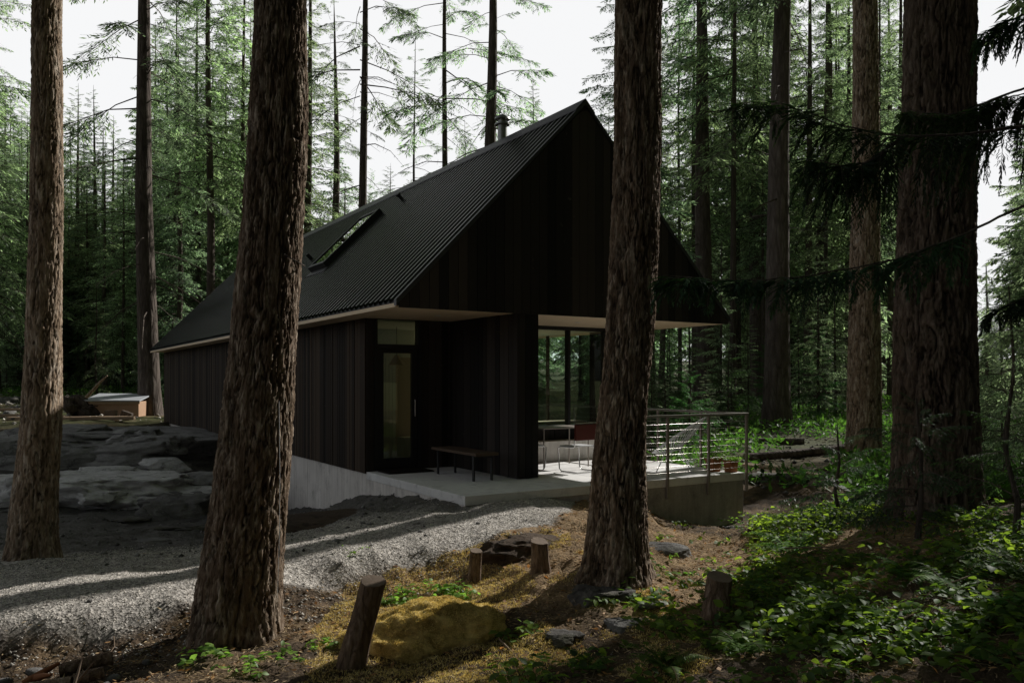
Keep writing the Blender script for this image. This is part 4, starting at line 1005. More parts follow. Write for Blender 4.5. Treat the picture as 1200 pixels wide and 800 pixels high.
def dens(x, y):
    px = 600+F*x/y; z = hgt(x, y, False); py = HY+(CZ-z)*F/y; d = np.zeros_like(x)
    d = np.where((px > 770) & (py > 650), .95, d); d = np.where((px > 850) & (py > 590), .9, d); d = np.where((px > 590) & (py > 745), .45, d)
    d = np.where((px > 730) & (px < 850) & (py > 700), .9, d); d = np.where((px > 760) & (px < 800) & (py > 600) & (py < 640), .5, d)
    d = np.where((px > 775) & (px < 850) & (py > 615) & (py < 685), .08, d); d = np.where((py < 600) & (px > 920), .25, d); d = np.where((px > 740) & (px < 885) & (y > 8.3), .02, d)
    return d*np.clip(.6+1.5*vnoise(x*1.3, y*1.3, 0, 61), .04, 1)
N_ = 13000; bx, by = R.uniform(-.2, 6.6, N_), 4.0+9.5*R.random(N_)**1.25; k = R.random(N_) < dens(bx, by); bx, by = bx[k], by[k]; bz = hgt(bx, by)-.02
me = plant_mesh('salal_ground_cover', np.stack([bx, by, bz], -1), 5, mt='salal', nleaf=(6, 12), stem=(.10, .42), Ls=(.04, .095))
tag(link('salal_ground_cover', me), 'glossy broad leaved ground cover filling the lower right', 'ground cover', kind='stuff')
def clump(px, py, Y, n, rad, seed, label, **kw):
    p = at(px, py, Y); r = np.random.default_rng(seed); o = r.normal(size=(n, 2))*rad; zc = h1(p[0], Y)
    bs = np.stack([o[:, 0], o[:, 1], hgt(p[0]+o[:, 0], Y+o[:, 1])-zc-.01], -1)
    ob = link('salal_plant', plant_mesh('salal_plant', bs, seed, **kw)); ob.location = (p[0], Y, zc); tag(ob, label, 'plant')
clump(480, 670, 7.9, 16, .16, 1, 'row of bright leafy sprigs behind the mossy boulder', stem=(.08, .2), Ls=(.04, .07))
clump(525, 668, 7.8, 18, .12, 2, 'taller bright leafy sprigs between the boulder and the small stump', stem=(.1, .25), Ls=(.04, .075))
clump(455, 676, 7.9, 8, .10, 3, 'leafy sprigs at the left rim of the mossy boulder', stem=(.06, .15), Ls=(.04, .06))
clump(245, 765, 6.2, 7, .08, 4, 'leafy sprig at the foot of the thick leaning trunk', stem=(.12, .3), Ls=(.05, .08))
clump(300, 785, 5.95, 9, .10, 5, 'sprig right below the thick leaning trunk', stem=(.1, .22), Ls=(.04, .07))
clump(360, 765, 6.3, 8, .12, 6, 'small green sprigs left of the big cut stump', stem=(.06, .14), Ls=(.035, .06))
clump(885, 590, 13.6, 6, .12, 8, 'yellow green sprig beside the terrace corner', stem=(.2, .45), Ls=(.05, .08))
clump(790, 650, 8.6, 8, .12, 9, 'low leaves right of the trunk before the terrace', stem=(.06, .16), Ls=(.04, .07))
clump(415, 640, 8.6, 3, .05, 10, 'thin lone sprig standing at the edge of the gravel', stem=(.2, .35), Ls=(.02, .04))
def fern_mesh(seed, nf=12, L=.5):
    r = np.random.default_rng(seed); P, D, LL = [], [], []; B = []
    for i in range(nf):
        az = i*2.4+r.normal()*.3; l = L*r.uniform(.6, 1.1); el = r.uniform(.7, 1.2); p = np.zeros(3); m = 22
        for j in range(m):
            a = el-1.5*(j/m)**1.2; d = np.array([math.cos(az)*math.cos(a), math.sin(az)*math.cos(a), math.sin(a)]); q = p+d*l/m
            sd = np.array([-math.sin(az), math.cos(az), 0]); w = l*.20*math.sin(math.pi*min(1, (j+2)/m)**.7)+.008
            B.append([p-sd*.0015, p+sd*.0015, q+sd*.0012, q-sd*.0012])
            if j > 2:
                for sg in (-1, 1): P.append(q); D.append(nrm(sd*sg+d*.35+np.array([0, 0, -.25]))); LL.append(w*r.uniform(.85, 1.1))
            p = q
    LL = np.array(LL); return quads_mesh('fern', blades(np.array(P), np.array(D), LL, LL*.22+.004, r, .15), np.array(B), M['fern'], M['stem'])
M['fern'] = m_leaf('fern', (.03, .07, .015), (.14, .24, .05), .5, .5, .02, 3)
fm = [fern_mesh(200+k, 11+k, .42+.05*k) for k in range(4)]
for k, (px, py, Y) in enumerate([(905,700,7.2),(960,735,6.3),(1040,760,5.8),(1120,735,6.2),(1180,765,5.5),(870,765,5.7),(1000,668,8.0),(930,650,8.9),(1060,700,7.0),(780,770,5.6),(1150,800,4.9),(1010,610,11.5),(960,600,12.5),(1160,700,6.8),(690,770,5.8),(1200,720,6.4)]):
    p = at(px, py, Y); ob = link('fern', fm[k % 4]); ob.location = (p[0], Y, h1(p[0], Y)); ob.rotation_euler.z = k*1.3; s_ = (.8, 1, .65, 1.15)[k % 4]; ob.scale = (s_,)*3; tag(ob, 'sword fern arching out of the leafy ground cover', 'fern', 'ferns of the lower right slope')
n = 3800; x, y = R.uniform(-3.5, 6, n), 4.6+8*R.random(n)**1.3; k = zones(x, y)[:, 0] < .3; k &= ~((x < .3) & (y > 9.5)); x, y = x[k], y[k]; n = len(x)
PP = np.stack([x, y, hgt(x, y)+.015], -1); DD = np.stack([R.normal(size=n), R.normal(size=n), R.normal(size=n)*.25], -1)
M['dead_leaf'] = m_leaf('dead_leaf', (.10, .05, .02), (.55, .32, .14), .3, .6, .03, 4, (1.3, 1, .6), vary=False)
tag(link('dead_leaves', quads_mesh('dead_leaves', blades(PP, DD, R.uniform(.03, .07, n), R.uniform(.018, .04, n), R, .4), np.zeros((0, 4, 3)), M['dead_leaf'], M['bark_far'])), 'curled brown dead leaves strewn over the forest floor', 'leaves', kind='stuff')
# mid and far undergrowth
N_ = 26000; a = R.uniform(-.66, .66, N_); d = 13+50*R.random(N_)**1.1; x, y = np.sin(a)*d, np.cos(a)*d; px = 600+F*x/y
k = ((px > 770) & (vnoise(x*.35, y*.35, 0, 71) > -.15)) | ((px < 300) & (y > 42) & (vnoise(x*.3, y*.3, 0, 71) > -.1))
k &= ~((px < 890) & (y < 17)); k &= ~((px > 880) & (px < 990) & (y < 27) & (vnoise(x*.8, y*.8, 0, 73) > -.3)); x, y = x[k], y[k]; z = hgt(x, y, False); n = len(x)
PP = np.repeat(np.stack([x, y, z+.02], -1), 5, 0); DD = np.stack([R.normal(size=5*n), R.normal(size=5*n), R.uniform(.1, 1.1, 5*n)], -1); PP = PP+R.normal(size=PP.shape)*np.array([.15, .15, .0])+np.array([0, 0, 1])*R.random((5*n, 1))*.35
tag(link('undergrowth', quads_mesh('undergrowth', blades(PP, DD, R.uniform(.1, .28, 5*n), R.uniform(.04, .11, 5*n), R, 1.0), np.zeros((0, 4, 3)), M['under'], M['bark_far'])), 'ferny undergrowth carpeting the forest floor behind', 'undergrowth', kind='stuff')

# ------------------------------------------------------------------ gravel, litter, twigs
def stones(n, xr, yr, sel, size, name, mat, label, seed, cat):
    r = np.random.default_rng(seed); x, y = r.uniform(*xr, n), r.uniform(*yr, n); k = r.random(n) < sel(x, y); x, y = x[k], y[k]; z = hgt(x, y); n = len(x)
    T = np.array([[1,0,0],[0,1,0],[-1,0,0],[0,-1,0],[0,0,1],[0,0,-1.0]]); Fq = np.array([[0,1,4],[1,2,4],[2,3,4],[3,0,4],[1,0,5],[2,1,5],[3,2,5],[0,3,5]])
    s = size[0]*(size[1]/size[0])**(r.random(n)**2.2); V = T[None]*(1+r.normal(size=(n, 6, 3))*.28); V = V*s[:, None, None]*np.array([1, .8, .6]); a = r.uniform(0, 6.28, n); c, s_ = np.cos(a)[:, None], np.sin(a)[:, None]
    V = np.stack([V[..., 0]*c-V[..., 1]*s_, V[..., 0]*s_+V[..., 1]*c, V[..., 2]], -1)+np.stack([x, y, z+s*.25], -1)[:, None]
    Q = (np.arange(n)*6)[:, None, None]+Fq[None]
    tag(link(name, np_mesh(name, V.reshape(-1, 3), Q.reshape(-1, 3), mat)), label, cat, kind='stuff')
def gz(x, y): q = zones(x, y); return q[:, 0]*np.where(y < 11, 1, .4)
def bankz(x, y):
    q = zones(x, y); return (1-q[:, 0])*(x < .6)*sstep(1.0, .2, np.interp(x, [-9, -3, -1, .5], [6.2, 6.9, 8.4, 9.6])-y)*.8+.015
stones(140000, (-5.5, 2.2), (6.2, 12), gz, (.004, .011), 'gravel', M['stone'], 'pale crushed gravel over the drive', 1, 'gravel')
stones(30000, (-5.5, 1.0), (5.2, 9.6), lambda x, y: bankz(x, y)*(y < np.interp(x, [-9, -3, -1, .5], [6.7, 7.3, 8.8, 10])), (.006, .024), 'gravel', M['stone_bank'], 'loose gravel spilling down the bank', 2, 'gravel')
stones(9000, (-12, -1), (8.5, 24), lambda x, y: np.full_like(x, .5), (.012, .05), 'loose_stones', M['stone_dark'], 'scattered stones over the dim yard', 3, 'stones')
stones(2500, (5, 13), (12, 28), lambda x, y: np.full_like(x, .6), (.02, .09), 'loose_stones', M['stone_dark'], 'scattered stones on the bare ground right of the terrace', 4, 'stones')
stones(2600, (-34, -9), (29, 52), lambda x, y: .4+.6*(vnoise(x*.5, y*.5, 0, 91) > 0), (.03, .22), 'loose_stones', M['stone'], 'pale rubble over the sunlit clearing', 6, 'stones')
n = 110000; x, y = R.uniform(-5, 6, n), 4.6+9*R.random(n)**1.3; q = zones(x, y); px = 600+F*x/y
k = R.random(n) < np.where(x > 4, .2, 1)*(1-q[:, 0])*(.25+.75*np.clip(q[:, 2]*1.5, 0, 1)+.3*(fbm(x*1.5, y*1.5, 0, 3, 81) > 0)); k &= ~((x < .3) & (y > 9.5)); x, y = x[k], y[k]; n = len(x)
PP = np.stack([x, y, hgt(x, y)+.004+R.random(n)*.012], -1); DD = np.stack([R.normal(size=n), R.normal(size=n), R.normal(size=n)*.18], -1)
tag(link('needle_litter', quads_mesh('needle_litter', blades(PP, DD, R.uniform(.02, .075, n), R.uniform(.003, .012, n), R, 1), np.zeros((0, 4, 3)), M['litter'], M['bark_far'])), 'rust brown needles and bark flakes on the forest floor', 'litter', kind='stuff')
B = []
r = np.random.default_rng(8)
for k in range(420):
    x, y = r.uniform(-4, 5.5), r.uniform(4.8, 12)
    if zones(np.array([x]), np.array([y]))[0, 0] > .3: continue
    a = r.uniform(0, 6.28); L = r.uniform(.08, .45); p = np.array([x, y, h1(x, y)+.012]); m = 4
    for j in range(m):
        q_ = p+np.array([math.cos(a)*L/m, math.sin(a)*L/m, 0]); q_[2] = h1(q_[0], q_[1])+.012+r.uniform(0, .03); a += r.normal()*.35
        d = nrm(q_-p); s1 = nrm(np.cross(d, [0, 0, 1.0])); s2 = np.cross(d, s1); w = .0035*(1-j/5)
        for s_a, s_b in ((s1, s2), (s2, -s1), (-s1, -s2), (-s2, s1)): B.append([p+s_a*w, p+s_b*w, q_+s_b*w*.8, q_+s_a*w*.8])
        p = q_
tag(link('fallen_twigs', quads_mesh('fallen_twigs', np.array(B), np.zeros((0, 4, 3)), M['twig'], M['bark_far'])), 'thin fallen twigs scattered over the forest floor', 'twigs', kind='stuff')

# ------------------------------------------------------------------ boulders, moss, stumps, logs
def rk(name, px, py, Y, size, seed, label, mat='rock', rz=0, amp=.35, flat=.5, sub=5, sink=.3, group=None, cat='boulder'):
    p = at(px, py, Y); return rock(name, (p[0], Y, h1(p[0], Y)-size[2]*sink), size, rz, seed, mat, None, sub, amp, flat, 4, label, cat, group)
def moss_on(o, seed, n, ln=(.014, .032), parent=None):
    me = o.data; V = np.zeros(len(me.vertices)*3); me.vertices.foreach_get('co', V); V = V.reshape(-1, 3); Nn = np.zeros(len(me.vertices)*3); me.vertices.foreach_get('normal', Nn); Nn = Nn.reshape(-1, 3)
    r = np.random.default_rng(seed); me.calc_loop_triangles(); tr = np.array([t.vertices[:] for t in me.loop_triangles]); A = V[tr]; ar = np.linalg.norm(np.cross(A[:, 1]-A[:, 0], A[:, 2]-A[:, 0]), axis=1)*(Nn[tr].mean(1)[:, 2] > .05)
    k = r.choice(len(tr), n, p=ar/ar.sum()); w = r.dirichlet([1, 1, 1], n); P = (A[k]*w[..., None]).sum(1); Nk = Nn[tr[k]].mean(1)
    clump_ = .6+.5*vnoise(P[:, 0]*14, P[:, 1]*14, P[:, 2]*14, seed)
    q = blades(P-Nk*.003, nrm(Nk+r.normal(size=(n, 3))*.9), r.uniform(*ln, n)*clump_, .0055, r, 2)
    c = link('moss', quads_mesh('moss', q, np.zeros((0, 4, 3)), M['moss'], M['bark_far']), o); return c
def m_moss():
    t = NT('moss_base'); v = t.coord(); a = t.noise(v, 9, 6, .7); b = t.noise(v, 2.5, 4)
    c = t.ramp(t.mix(.4, a, b), [(.30, (.07, .05, .02)), (.42, (.45, .33, .12)), (.58, (.90, .70, .29))])
    t.bsdf(c, .95, t.bump(t.noise(v, 90, 4, .8), 1.0, .012, t.bump(a, .8, .03)), spec=.05); return t.m
mossm = m_moss()
for (px, py, Y, size, sd, lab, n) in [(508, 742, 6.72, (.74, .62, .42), 4, 'big yellow moss covered boulder in the foreground', 120000), (530, 800, 5.75, (.42, .25, .13), 6, 'low mossy hump in shadow in front of the big mossy boulder', 14000),
                                      (160, 815, 5.6, (.4, .2, .10), 9, 'flat mossy hump at the bottom edge near the split logs', 12000)]:
    p = at(px, py, Y); o = rock('mossy_boulder', (p[0], Y, h1(p[0], Y)-.15), size, .3, sd, 'rock_dark', None, 6, .20, 9, 0, lab, 'boulder'); o.data.materials[0] = mossm; moss_on(o, sd, n)
rk('boulder', 620, 640, 8.8, (.52, .36, .30), 21, 'brown boulder under needles beside the two small stumps', 'earth', .4)
o = rk('boulder', 772, 612, 9.6, (.42, .3, .22), 22, 'pale smooth boulder between the trunk and the terrace wall', 'rock', -.2, .15)
rk('boulder', 700, 700, 7.3, (.30, .25, .2), 23, 'small dark boulder at the foot of the trunk before the terrace', 'rock_dark')
rk('boulder', 735, 745, 6.7, (.22, .18, .13), 24, 'grey lichen spotted rock below the flat stone', 'rock')
rk('boulder', 655, 745, 6.5, (.2, .16, .10), 25, 'low rock right of the mossy boulder', 'rock_dark')
rk('stone_slab', 762, 722, 7.1, (.15, .11, .035), 26, 'flat pale stone lying near the leafy ground cover', 'rock', .2, .12, .6, 4, -1.2, cat='stone')
rk('boulder', 915, 560, 17.5, (.9, .6, .28), 27, 'bare rock on the bright ground right of the terrace', 'rock_dark')
rk('boulder', 865, 590, 13.6, (.28, .22, .14), 29, 'pale rock touching the terrace corner', 'rock')
# outcrop beside the cabin
rk('rock_outcrop', 150, 530, 24.0, (4.4, 4.6, 1.3), 12, 'long dark bedrock outcrop running along the cabin wall', 'rock_mid', .35, .42, .45, 6, .06, cat='rock')
rk('rock_outcrop', 95, 585, 17.2, (2.9, 1.6, .95), 14, 'lower pale bedrock hump in front of the long dark outcrop', 'rock_pale', -.12, .38, .5, 6, -.0, cat='rock')
rk('boulder', 205, 570, 16.2, (1.0, .9, .75), 15, 'cracked boulder at the right end of the pale hump', 'rock', .5, .3, .4, 5, .1)
from mathutils.bvhtree import BVHTree
OUT = []
for o in [q for q in bpy.data.objects if q.name.startswith('rock_outcrop')]:
    mw = Matrix.Translation(o.location)@o.rotation_euler.to_matrix().to_4x4(); OUT.append((BVHTree.FromPolygons([v.co[:] for v in o.data.vertices], [p.vertices[:] for p in o.data.polygons]), mw.inverted()))
for k, (px, py, Y, s_, m_) in enumerate([(60,505,27,.9,'rock_mid'),(110,512,25,.7,'rock_mid'),(150,508,26,.8,'rock_mid'),(190,515,24,.6,'rock_mid'),(90,530,21.5,.8,'rock_mid'),(140,535,20.5,.9,'rock_mid'),(185,540,20,.6,'rock_pale'),
        (30,560,17.2,.7,'rock_pale'),(75,548,18,.6,'rock_pale'),(120,552,17.6,.7,'rock_pale'),(160,562,17,.5,'rock_pale'),(110,580,16.2,.45,'rock_pale'),(175,585,15.8,.45,'rock_pale'),(215,582,16,.5,'rock_mid'),(200,600,14.8,.35,'rock_pale'),(230,560,18,.6,'rock_mid'),(135,598,15.0,.25,'rock_pale'),(45,598,14.8,.3,'rock_pale'),(10,520,24,.9,'rock_mid')]):
    dv = Vector(at(px, py, 1.0))-Vector((0, 0, CZ)); hit = None
    for tr_, mi_ in OUT:
        q_ = tr_.ray_cast(mi_@Vector((0, 0, CZ)), (mi_.to_3x3()@dv).normalized())
        if q_[0] is not None:
            w_ = mi_.inverted()@q_[0]
            if hit is None or w_.y < hit.y: hit = w_
    hit = hit if hit is not None else Vector((at(px, py, Y)[0], Y, h1(at(px, py, Y)[0], Y)))
    s_ *= .8*hit.y/22+.25
    if k in (1, 5, 8, 10, 14): continue
    s_ *= 1.25
    rock('boulder', (hit.x, hit.y+s_*.35, hit.z-s_*.17), (s_, s_*.8, s_*.42), k*.9, 120+k, m_, None, 5, .34, .6, 7, 'angular grey block breaking out of the bedrock outcrop', 'boulder', 'angular blocks of the bedrock outcrop')
    continue
    rk('boulder', px, py, Y, (s_, s_*.75, s_*.42), 120+k, 'angular grey block breaking out of the bedrock outcrop', m_, k*.9, .2, .35, 5, .02, 'angular blocks of the bedrock outcrop')
rk('boulder', 225, 600, 14.6, (.6, .4, .2), 16, 'low broken rock in front of the cracked boulder', 'rock_dark', .2)
rk('boulder', 240, 545, 19.5, (1.1, 1.2, .85), 17, 'dark boulder close against the cabin side wall', 'rock_dark', .2)
rk('boulder', 18, 588, 15.4, (.8, .6, .25), 18, 'flat pale rock left of the slender sunlit trunk', 'rock', .2)
rk('stepping_stone', 150, 600, 14.9, (.45, .3, .05), 19, 'smooth dark flagstone in the yard below the outcrop', 'rock_dark', .1, .1, .6, 4, -.5, cat='stone')
rk('stepping_stone', 183, 611, 13.9, (.42, .26, .05), 20, 'flagstone nearer the thick leaning trunk', 'rock_dark', .3, .1, .6, 4, -.5, cat='stone')
rk('stone_slab', 178, 626, 12.3, (.3, .18, .06), 28, 'pale flat stone in the dim yard', 'rock', .1, .1, .6, 4, -.3, cat='stone')
rk('dirt_mound', 400, 625, 11.8, (1.5, .9, .33), 30, 'low dark heap of earth against the concrete footing', 'earth', .5, .15, .5, 5, .45, cat='mound')
n = 120000; x, y = R.uniform(-1.7, 1.4, n), R.uniform(5.0, 9.6, n); z = hgt(x, y); px, py = 600+F*x/y, HY+(CZ-z)*F/y
m_ = fbm(x*2.3, y*2.3, 0, 4, 95); k = (m_ > np.where(np.hypot(px-510, (py-745)*1.2) < 140, -.25, .34)) & (px > 330) & (py > 612) & (zones(x, y)[:, 0] < .25); x, y, z = x[k], y[k], z[k]; n = len(x)
tag(link('moss_carpet', quads_mesh('moss_carpet', blades(np.stack([x, y, z], -1), np.stack([R.normal(size=n)*.7, R.normal(size=n)*.7, np.full(n, .8)], -1), R.uniform(.012, .034, n), .006, R, 2), np.zeros((0, 4, 3)), M['moss'], M['bark_far'])), 'golden green moss creeping over the soil round the mossy boulder', 'moss', kind='stuff')
def stump(px, pyb, pyt, Y, r, lean, label, seed):
    p = at(px, pyb, Y); z = h1(p[0], Y)-.05; Ht = (pyb-pyt)/F*Y+.06; t = empty('tree_stump', (p[0], Y, z), 0, label, 'stump'); rr_ = np.random.default_rng(seed)
    n, m = 40, 16; V = []
    for i in range(m):
        f = i/(m-1); rad = r*(1+.35*(1-f)**3)
        for k in range(n):
            a = 2*math.pi*k/n; d = .05*r*float(fbm(math.cos(a)*3.5+seed, math.sin(a)*3.5, f*1.5, 3, seed)); rd = rad*(1+.05*math.sin(a*3+seed))+d*2
            V.append((lean[0]*f*Ht+math.cos(a)*rd, lean[1]*f*Ht+math.sin(a)*rd, f*Ht+(.25*r*math.cos(a-2) if i == m-1 else .25*r*math.cos(a-2)*f)))
    Q = [(i*n+k, i*n+(k+1) % n, (i+1)*n+(k+1) % n, (i+1)*n+k) for i in range(m-1) for k in range(n)]
    link('bark', np_mesh('bark', V, Q, M['bark_stump'], smooth=True), t)
    top = V[-n:]; c = np.mean(top, axis=0); mb = MB(); VV = [tuple(c+(np.array(v)-c)*.97+np.array([0, 0, .004])) for v in top]+[tuple(c+np.array([0, 0, .004]))]
    mb.add(VV, [(k, (k+1) % n, n) for k in range(n)]); mb.add([tuple(np.array(v)) for v in top]+[v for v in VV[:n]], [(k, (k+1) % n, n+(k+1) % n, n+k) for k in range(n)]); mb.build('cut_face', M['cut'], t)
stump(408, 812, 716, 6.0, .092, (.27, .05), 'tall leaning cut stump in front of the mossy boulder', 1)
stump(555, 664, 633, 8.2, .06, (.08, 0), 'thin cut stump at the edge of the gravel', 2)
stump(634, 664, 629, 8.0, .085, (-.05, 0), 'cut stump beside the brown boulder left of the dark trunk', 3)
stump(836, 745, 692, 6.6, .10, (.15, .1), 'dark cut stump among leaves at lower right', 4)
def log(name, p0, p1, r, label, seed, mat='bark_stump', cat='log', group=None):
    p0, p1 = Vector(p0), Vector(p1); t = empty(name, tuple(p0), 0, label, cat, group); d = p1-p0; n = 24; mb = MB(); m = 9
    u = d.normalized().orthogonal().normalized(); w = d.normalized().cross(u); V = []
    for i in range(m):
        for k in range(n):
            a = 2*math.pi*k/n; q = r*(1+.10*float(vnoise(math.cos(a)*2+seed, math.sin(a)*2, i*.5, seed))); V.append(d*(i/(m-1))+(u*math.cos(a)+w*math.sin(a)*.8)*q)
    mb.add(V, [(i*n+k, i*n+(k+1) % n, (i+1)*n+(k+1) % n, (i+1)*n+k) for i in range(m-1) for k in range(n)], True); mb.build('bark', M[mat], t)
    e = d.normalized()*.002; mb = MB(); mb.add([v-e for v in V[:n]], [tuple(reversed(range(n)))]); mb.add([v+e for v in V[-n:]], [tuple(range(n))]); mb.build('cut_face', M['cut'], t)
def gp(px, py, Y, up): p = at(px, py, Y); return (p[0], Y, h1(p[0], Y)+up)
log('firewood_log', gp(70, 780, 6.15, .07), gp(132, 774, 6.3, .06), .052, 'upper split log at the foot of the gravel bank', 1)
log('firewood_log', gp(86, 795, 5.85, .05), gp(122, 792, 5.95, .05), .045, 'short log in front with a cut end facing right', 2)
log('firewood_log', gp(20, 800, 5.8, .03), gp(84, 797, 5.85, .04), .03, 'thin pale log lying at the bottom left', 3, 'bark_pale')
for k, (px, py, Y, s) in enumerate([(40, 765, 6.25, .075), (133, 793, 5.95, .05), (124, 800, 5.8, .035), (172, 762, 6.35, .04), (5, 785, 5.9, .06), (105, 703, 7.0, .03), (560, 604, 10.0, .03)]):
    rk('stone', px, py, Y, (s, s*.8, s*.7), 60+k, 'rounded stone at the foot of the gravel bank', 'rock', k, .15, .7, 3, -.3, 'stones below the gravel bank', 'stone')
for k, (a, b, l) in enumerate([((84,803,5.6),(97,768,5.7),'orange split stick leaning up from the logs'), ((78,800,5.65),(110,775,5.75),'longer orange split stick across the logs'), ((36,775,6.0),(60,790,5.9),'rusty bark slab beside the logs'), ((28,782,5.95),(70,776,6.05),'reddish bark strip behind the orange sticks')]):
    p, q_ = at(*a), at(*b); p[2] = h1(p[0], p[1])+.02; mb = MB(); d = Vector(q_)-Vector(p); w = .012 if k < 2 else .035
    mb.tube([(0, 0, 0), tuple(d*.5+Vector((.004, 0, .006))), tuple(d)], [w, w*.8, w*.3], 5); o = mb.build('split_stick', M['cut'] if k < 2 else M['terracotta']); o.location = p; tag(o, l, 'stick')
# long bare branches lower right
for k, (pts, lab) in enumerate([([(920,642,7.6),(985,640,7.5),(1030,628,7.5),(1075,655,7.3),(1150,680,7.1),(1230,700,7.0)], 'long bare pale twig arching over the leaves at lower right'),
                                ([(1095,690,6.2),(1135,675,6.2),(1180,692,6.0),(1230,705,6.0)], 'bare curved twig low at the right edge'), ([(585,748,6.4),(620,785,6.0),(660,830,5.7)], 'dark dead twig slanting at the bottom centre')]):
    P = [Vector(at(*p)) for p in pts]; mb = MB(); mb.tube([p-P[0] for p in P], [.008-.005*i/len(P) for i in range(len(P))], 6); o = mb.build('bare_branch', M['twig']); o.location = P[0]; tag(o, lab, 'branch')
# long plank on the bright ground
mb = MB(); mb.box(-.75, .75, -.14, .14, 0, .04); o = mb.build('plank', M['plank'], None, .004); o.location = gp(915, 556, 16.6, .30); o.rotation_euler = (.05, .1, -.45); tag(o, 'grey plank resting on the rock right of the terrace', 'plank')
# planters at the terrace corner
for b, a, s, lab in ((5.62, -.86, 1.0, 'square terracotta planter nearer the lounge chair'), (5.82, -1.08, .9, 'terracotta planter in the terrace corner')):
    t = empty('planter', tuple(Qh(a, b, .003)), TH, lab, 'planter'); mb = MB(); h = .22*s; q_ = .10*s
    mb.add([(-q_*.85,-q_*.85,0),(q_*.85,-q_*.85,0),(q_*.85,q_*.85,0),(-q_*.85,q_*.85,0),(-q_,-q_,h),(q_,-q_,h),(q_,q_,h),(-q_,q_,h)], [(0,3,2,1),(0,1,5,4),(1,2,6,5),(2,3,7,6),(3,0,4,7)])
    mb.box(-q_-.01,q_+.01,-q_-.01,-q_+.015,h-.03,h+.012); mb.box(-q_-.01,q_+.01,q_-.015,q_+.01,h-.03,h+.012); mb.box(-q_-.01,-q_+.015,-q_+.015,q_-.015,h-.03,h+.012); mb.box(q_-.015,q_+.01,-q_+.015,q_-.015,h-.03,h+.012)
    mb.build('pot', M['terracotta'], t, .003); mb = MB(); mb.box(-q_*.9,q_*.9,-q_*.9,q_*.9,h-.06,h-.04); mb.build('soil', M['bark_far'], t)
    r = np.random.default_rng(int(b*10)); n = 26; bs = np.stack([r.uniform(-.07, .07, n), r.uniform(-.07, .07, n), np.full(n, h-.05)], -1)
    link('foliage', plant_mesh('foliage', bs, int(b*7), stem=(.16, .45 if s == 1 else .22), Ls=(.035, .06)), t)

# ------------------------------------------------------------------ the clearing far left
sx, sy = at(140, 487, 36)[:2]; sh = empty('shed', (sx, sy, h1(sx, sy)), .12, 'low plywood shed with a silver tarp over its flat roof', 'shed')
mb = MB(); mb.box(-1.08, 1.05, -.75, .75, 0, .66); mb.build('wall', M['ply'], sh, .01)
mb = MB(); mb.add([(-1.18,-.9,.69),(1.14,-.9,.67),(1.14,.9,.93),(-1.18,.9,.95),(-1.18,-.9,.74),(1.14,-.9,.72),(1.14,.9,.98),(-1.18,.9,1.0)], [(0,3,2,1),(4,5,6,7),(0,1,5,4),(1,2,6,5),(2,3,7,6),(3,0,4,7)]); mb.build('roof', M['tarp'], sh)
mb = MB(); mb.box(-1.16, 1.12, -.84, -.802, .56, .665); mb.build('fascia', M['plank'], sh)
mb = MB()
for q in range(5): mb.box(-.95-.001, -.955, -.7+q*.28, -.45+q*.28, .02, .6)
def blockthing(name, px, py, Y, dims, rz, mat, label, cat, tilt=0, group=None):
    x, y = at(px, py, Y)[:2]; mb = MB(); a, b, c = dims; mb.box(-a/2, a/2, -b/2, b/2, 0, c); o = mb.build(name, M[mat], None, .008); o.location = (x, y, h1(x, y)+.01); o.rotation_euler = (0, tilt, rz); return tag(o, label, cat, group)
blockthing('wood_block', 130, 487, 33.5, (.42, .3, .27), .1, 'cut', 'pale sawn wood block in front of the shed', 'wood block')
blockthing('wood_block', 146, 488, 33, (.4, .3, .36), .2, 'bark_far', 'dark tilted wood block before the shed wall', 'wood block', .35)
for k, (px, py, Y, L, rz) in enumerate([(95, 489, 32.5, 4.2, .03), (60, 491, 32, 3.5, -.05), (15, 491, 33, 3.0, .05), (10, 486, 38, 4.5, .0), (120, 491, 31.5, 2.4, .1)]):
    blockthing('lumber_plank', px, py, Y, (L, .22, .12), rz, 'plank', 'long sawn plank lying across the sunlit clearing', 'plank', 0, 'planks lying in the clearing')
for k, (px, py, Y, s) in enumerate([(5, 465, 44, .8), (22, 462, 47, .6), (12, 485, 36, .4), (28, 489, 33, .35), (35, 483, 37, .45), (20, 478, 40, .5), (72, 475, 42, .4)]):
    rk('boulder', px, py, Y, (s, s*.8, s*.6), 80+k, 'pale sunlit rock among the planks of the clearing', 'rock', k, .25, .5, 4, .1, 'rocks of the clearing')
# upturned root
x, y = at(88, 488, 35)[:2]; t = empty('uprooted_stump', (x, y, h1(x, y)), 0, 'black upturned root stump left of the shed', 'stump')
rock('root_plate', (0, 0, .35), (.75, .5, .55), 0, 44, 'rock_dark', t, 4, .9, .9).data.materials[0] = M['bark_far']
mb = MB()
for k in range(12):
    a = rq.uniform(0, math.pi); L = rq.uniform(.6, 1.2); mb.tube([(0, 0, .35), (math.cos(a)*L*.5, rq.uniform(-.2, .2), .35+math.sin(a)*L*.3), (math.cos(a+.3)*L, rq.uniform(-.3, .3), max(.04, .3+math.sin(a)*L*.55))], [.09, .05, .015], 6)
mb.build('root', M['bark_far'], t)
x, y = at(112, 487, 38)[:2]; P = [Vector(at(97, 470, 38)), Vector(at(108, 458, 38)), Vector(at(118, 447, 38)), Vector(at(126, 440, 38))]; mb = MB(); mb.tube([Vector(gp(95, 480, 38, .1))-P[0], *[p-P[0] for p in P]], [.12, .1, .08, .06, .03], 8); o = mb.build('dead_trunk', M['bark_pale']); o.location = P[0]; tag(o, 'pale bare dead trunk leaning beside the shed', 'dead trunk')
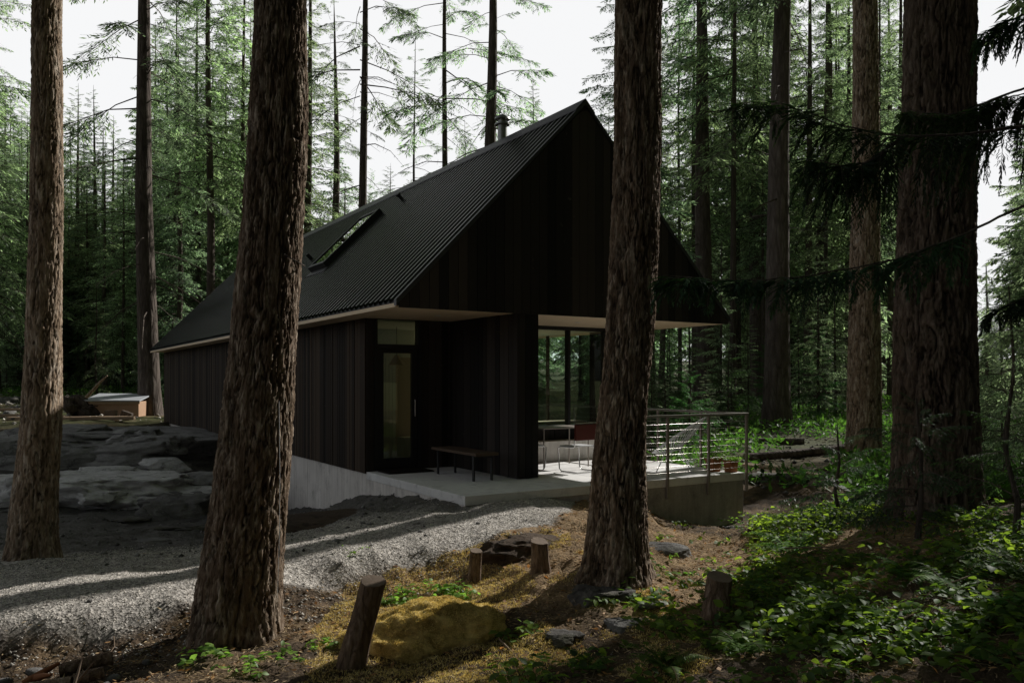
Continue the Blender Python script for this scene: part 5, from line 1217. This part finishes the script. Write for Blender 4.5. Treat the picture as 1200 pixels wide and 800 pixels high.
for k, (px, py, Y, L, rz) in enumerate([(935, 545, 21, 3.0, .25), (890, 532, 25, 2.6, -.2), (985, 540, 22, 2.2, .6)]):
    x, y = at(px, py, Y)[:2]; c, s_ = math.cos(rz)*L/2, math.sin(rz)*L/2
    log('fallen_log', (x-c, y-s_, h1(x-c, y-s_)+.1), (x+c, y+s_, h1(x+c, y+s_)+.12), .12, 'fallen log on the bright ground right of the terrace', 5+k, 'bark_far', 'log', 'fallen logs right of the terrace')

# ------------------------------------------------------------------ light, sky, camera
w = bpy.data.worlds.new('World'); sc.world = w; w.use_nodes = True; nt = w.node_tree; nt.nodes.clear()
N = nt.nodes.new; Lk = nt.links.new
sky = N('ShaderNodeTexSky'); sky.sky_type = 'NISHITA'; sky.sun_disc = False; sky.sun_elevation = SUN_EL; sky.sun_rotation = math.pi/2-SUN_AZ; sky.air_density = 1.0; sky.dust_density = 3.5; sky.altitude = 100
hs = N('ShaderNodeHueSaturation'); hs.inputs['Saturation'].default_value = .22; Lk(sky.outputs[0], hs.inputs['Color'])
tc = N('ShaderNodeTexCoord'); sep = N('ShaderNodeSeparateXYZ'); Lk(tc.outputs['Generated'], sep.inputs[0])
# bright haze low ahead; sky elsewhere darkened to imitate canopy shade, except at left
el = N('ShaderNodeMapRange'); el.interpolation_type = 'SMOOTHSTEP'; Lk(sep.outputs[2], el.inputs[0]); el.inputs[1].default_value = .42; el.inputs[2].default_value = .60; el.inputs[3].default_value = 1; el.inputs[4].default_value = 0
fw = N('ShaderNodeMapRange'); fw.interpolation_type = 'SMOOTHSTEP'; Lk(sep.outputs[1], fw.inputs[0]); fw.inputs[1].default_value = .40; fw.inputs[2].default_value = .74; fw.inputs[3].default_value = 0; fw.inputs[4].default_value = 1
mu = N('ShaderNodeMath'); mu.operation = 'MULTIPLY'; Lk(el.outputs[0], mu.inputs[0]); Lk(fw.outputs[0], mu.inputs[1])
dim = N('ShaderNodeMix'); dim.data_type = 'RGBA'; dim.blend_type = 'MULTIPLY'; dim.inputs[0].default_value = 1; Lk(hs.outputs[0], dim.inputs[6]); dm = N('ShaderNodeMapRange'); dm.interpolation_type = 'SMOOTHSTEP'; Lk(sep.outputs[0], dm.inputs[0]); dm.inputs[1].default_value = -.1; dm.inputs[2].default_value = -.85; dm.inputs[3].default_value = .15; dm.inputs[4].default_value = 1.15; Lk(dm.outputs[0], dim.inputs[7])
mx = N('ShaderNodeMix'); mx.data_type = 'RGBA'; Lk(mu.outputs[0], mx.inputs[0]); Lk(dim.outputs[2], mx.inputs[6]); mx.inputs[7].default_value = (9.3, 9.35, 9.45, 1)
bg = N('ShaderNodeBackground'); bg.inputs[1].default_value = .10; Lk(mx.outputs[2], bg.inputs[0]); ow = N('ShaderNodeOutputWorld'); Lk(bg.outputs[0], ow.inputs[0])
sl = bpy.data.lights.new('sun', 'SUN'); sl.energy = 5; sl.angle = math.radians(.53); sl.color = (1, .965, .91); so_ = bpy.data.objects.new('sun', sl); COL.objects.link(so_)
so_.rotation_euler = Vector(SD).to_track_quat('Z', 'Y').to_euler(); so_.location = Vector(SD)*60
cam = bpy.data.cameras.new('camera'); cam.sensor_width = 36; cam.lens = 36*F/1200; cam.shift_y = (HY-400)/1200; cam.clip_end = 3000; cam.clip_start = .05
co = bpy.data.objects.new('camera', cam); COL.objects.link(co); co.location = (0, 0, CZ); co.rotation_euler = (math.pi/2, 0, 0); sc.camera = co
sc.view_settings.view_transform = 'Standard'; sc.view_settings.look = 'None'; sc.view_settings.exposure = 0; sc.view_settings.gamma = 1
cy = sc.cycles; cy.max_bounces = 5; cy.diffuse_bounces = 2; cy.glossy_bounces = 3; cy.transmission_bounces = 4; cy.transparent_max_bounces = 8; cy.sample_clamp_indirect = 4; cy.caustics_reflective = False; cy.caustics_refractive = False
cy.use_denoising = True
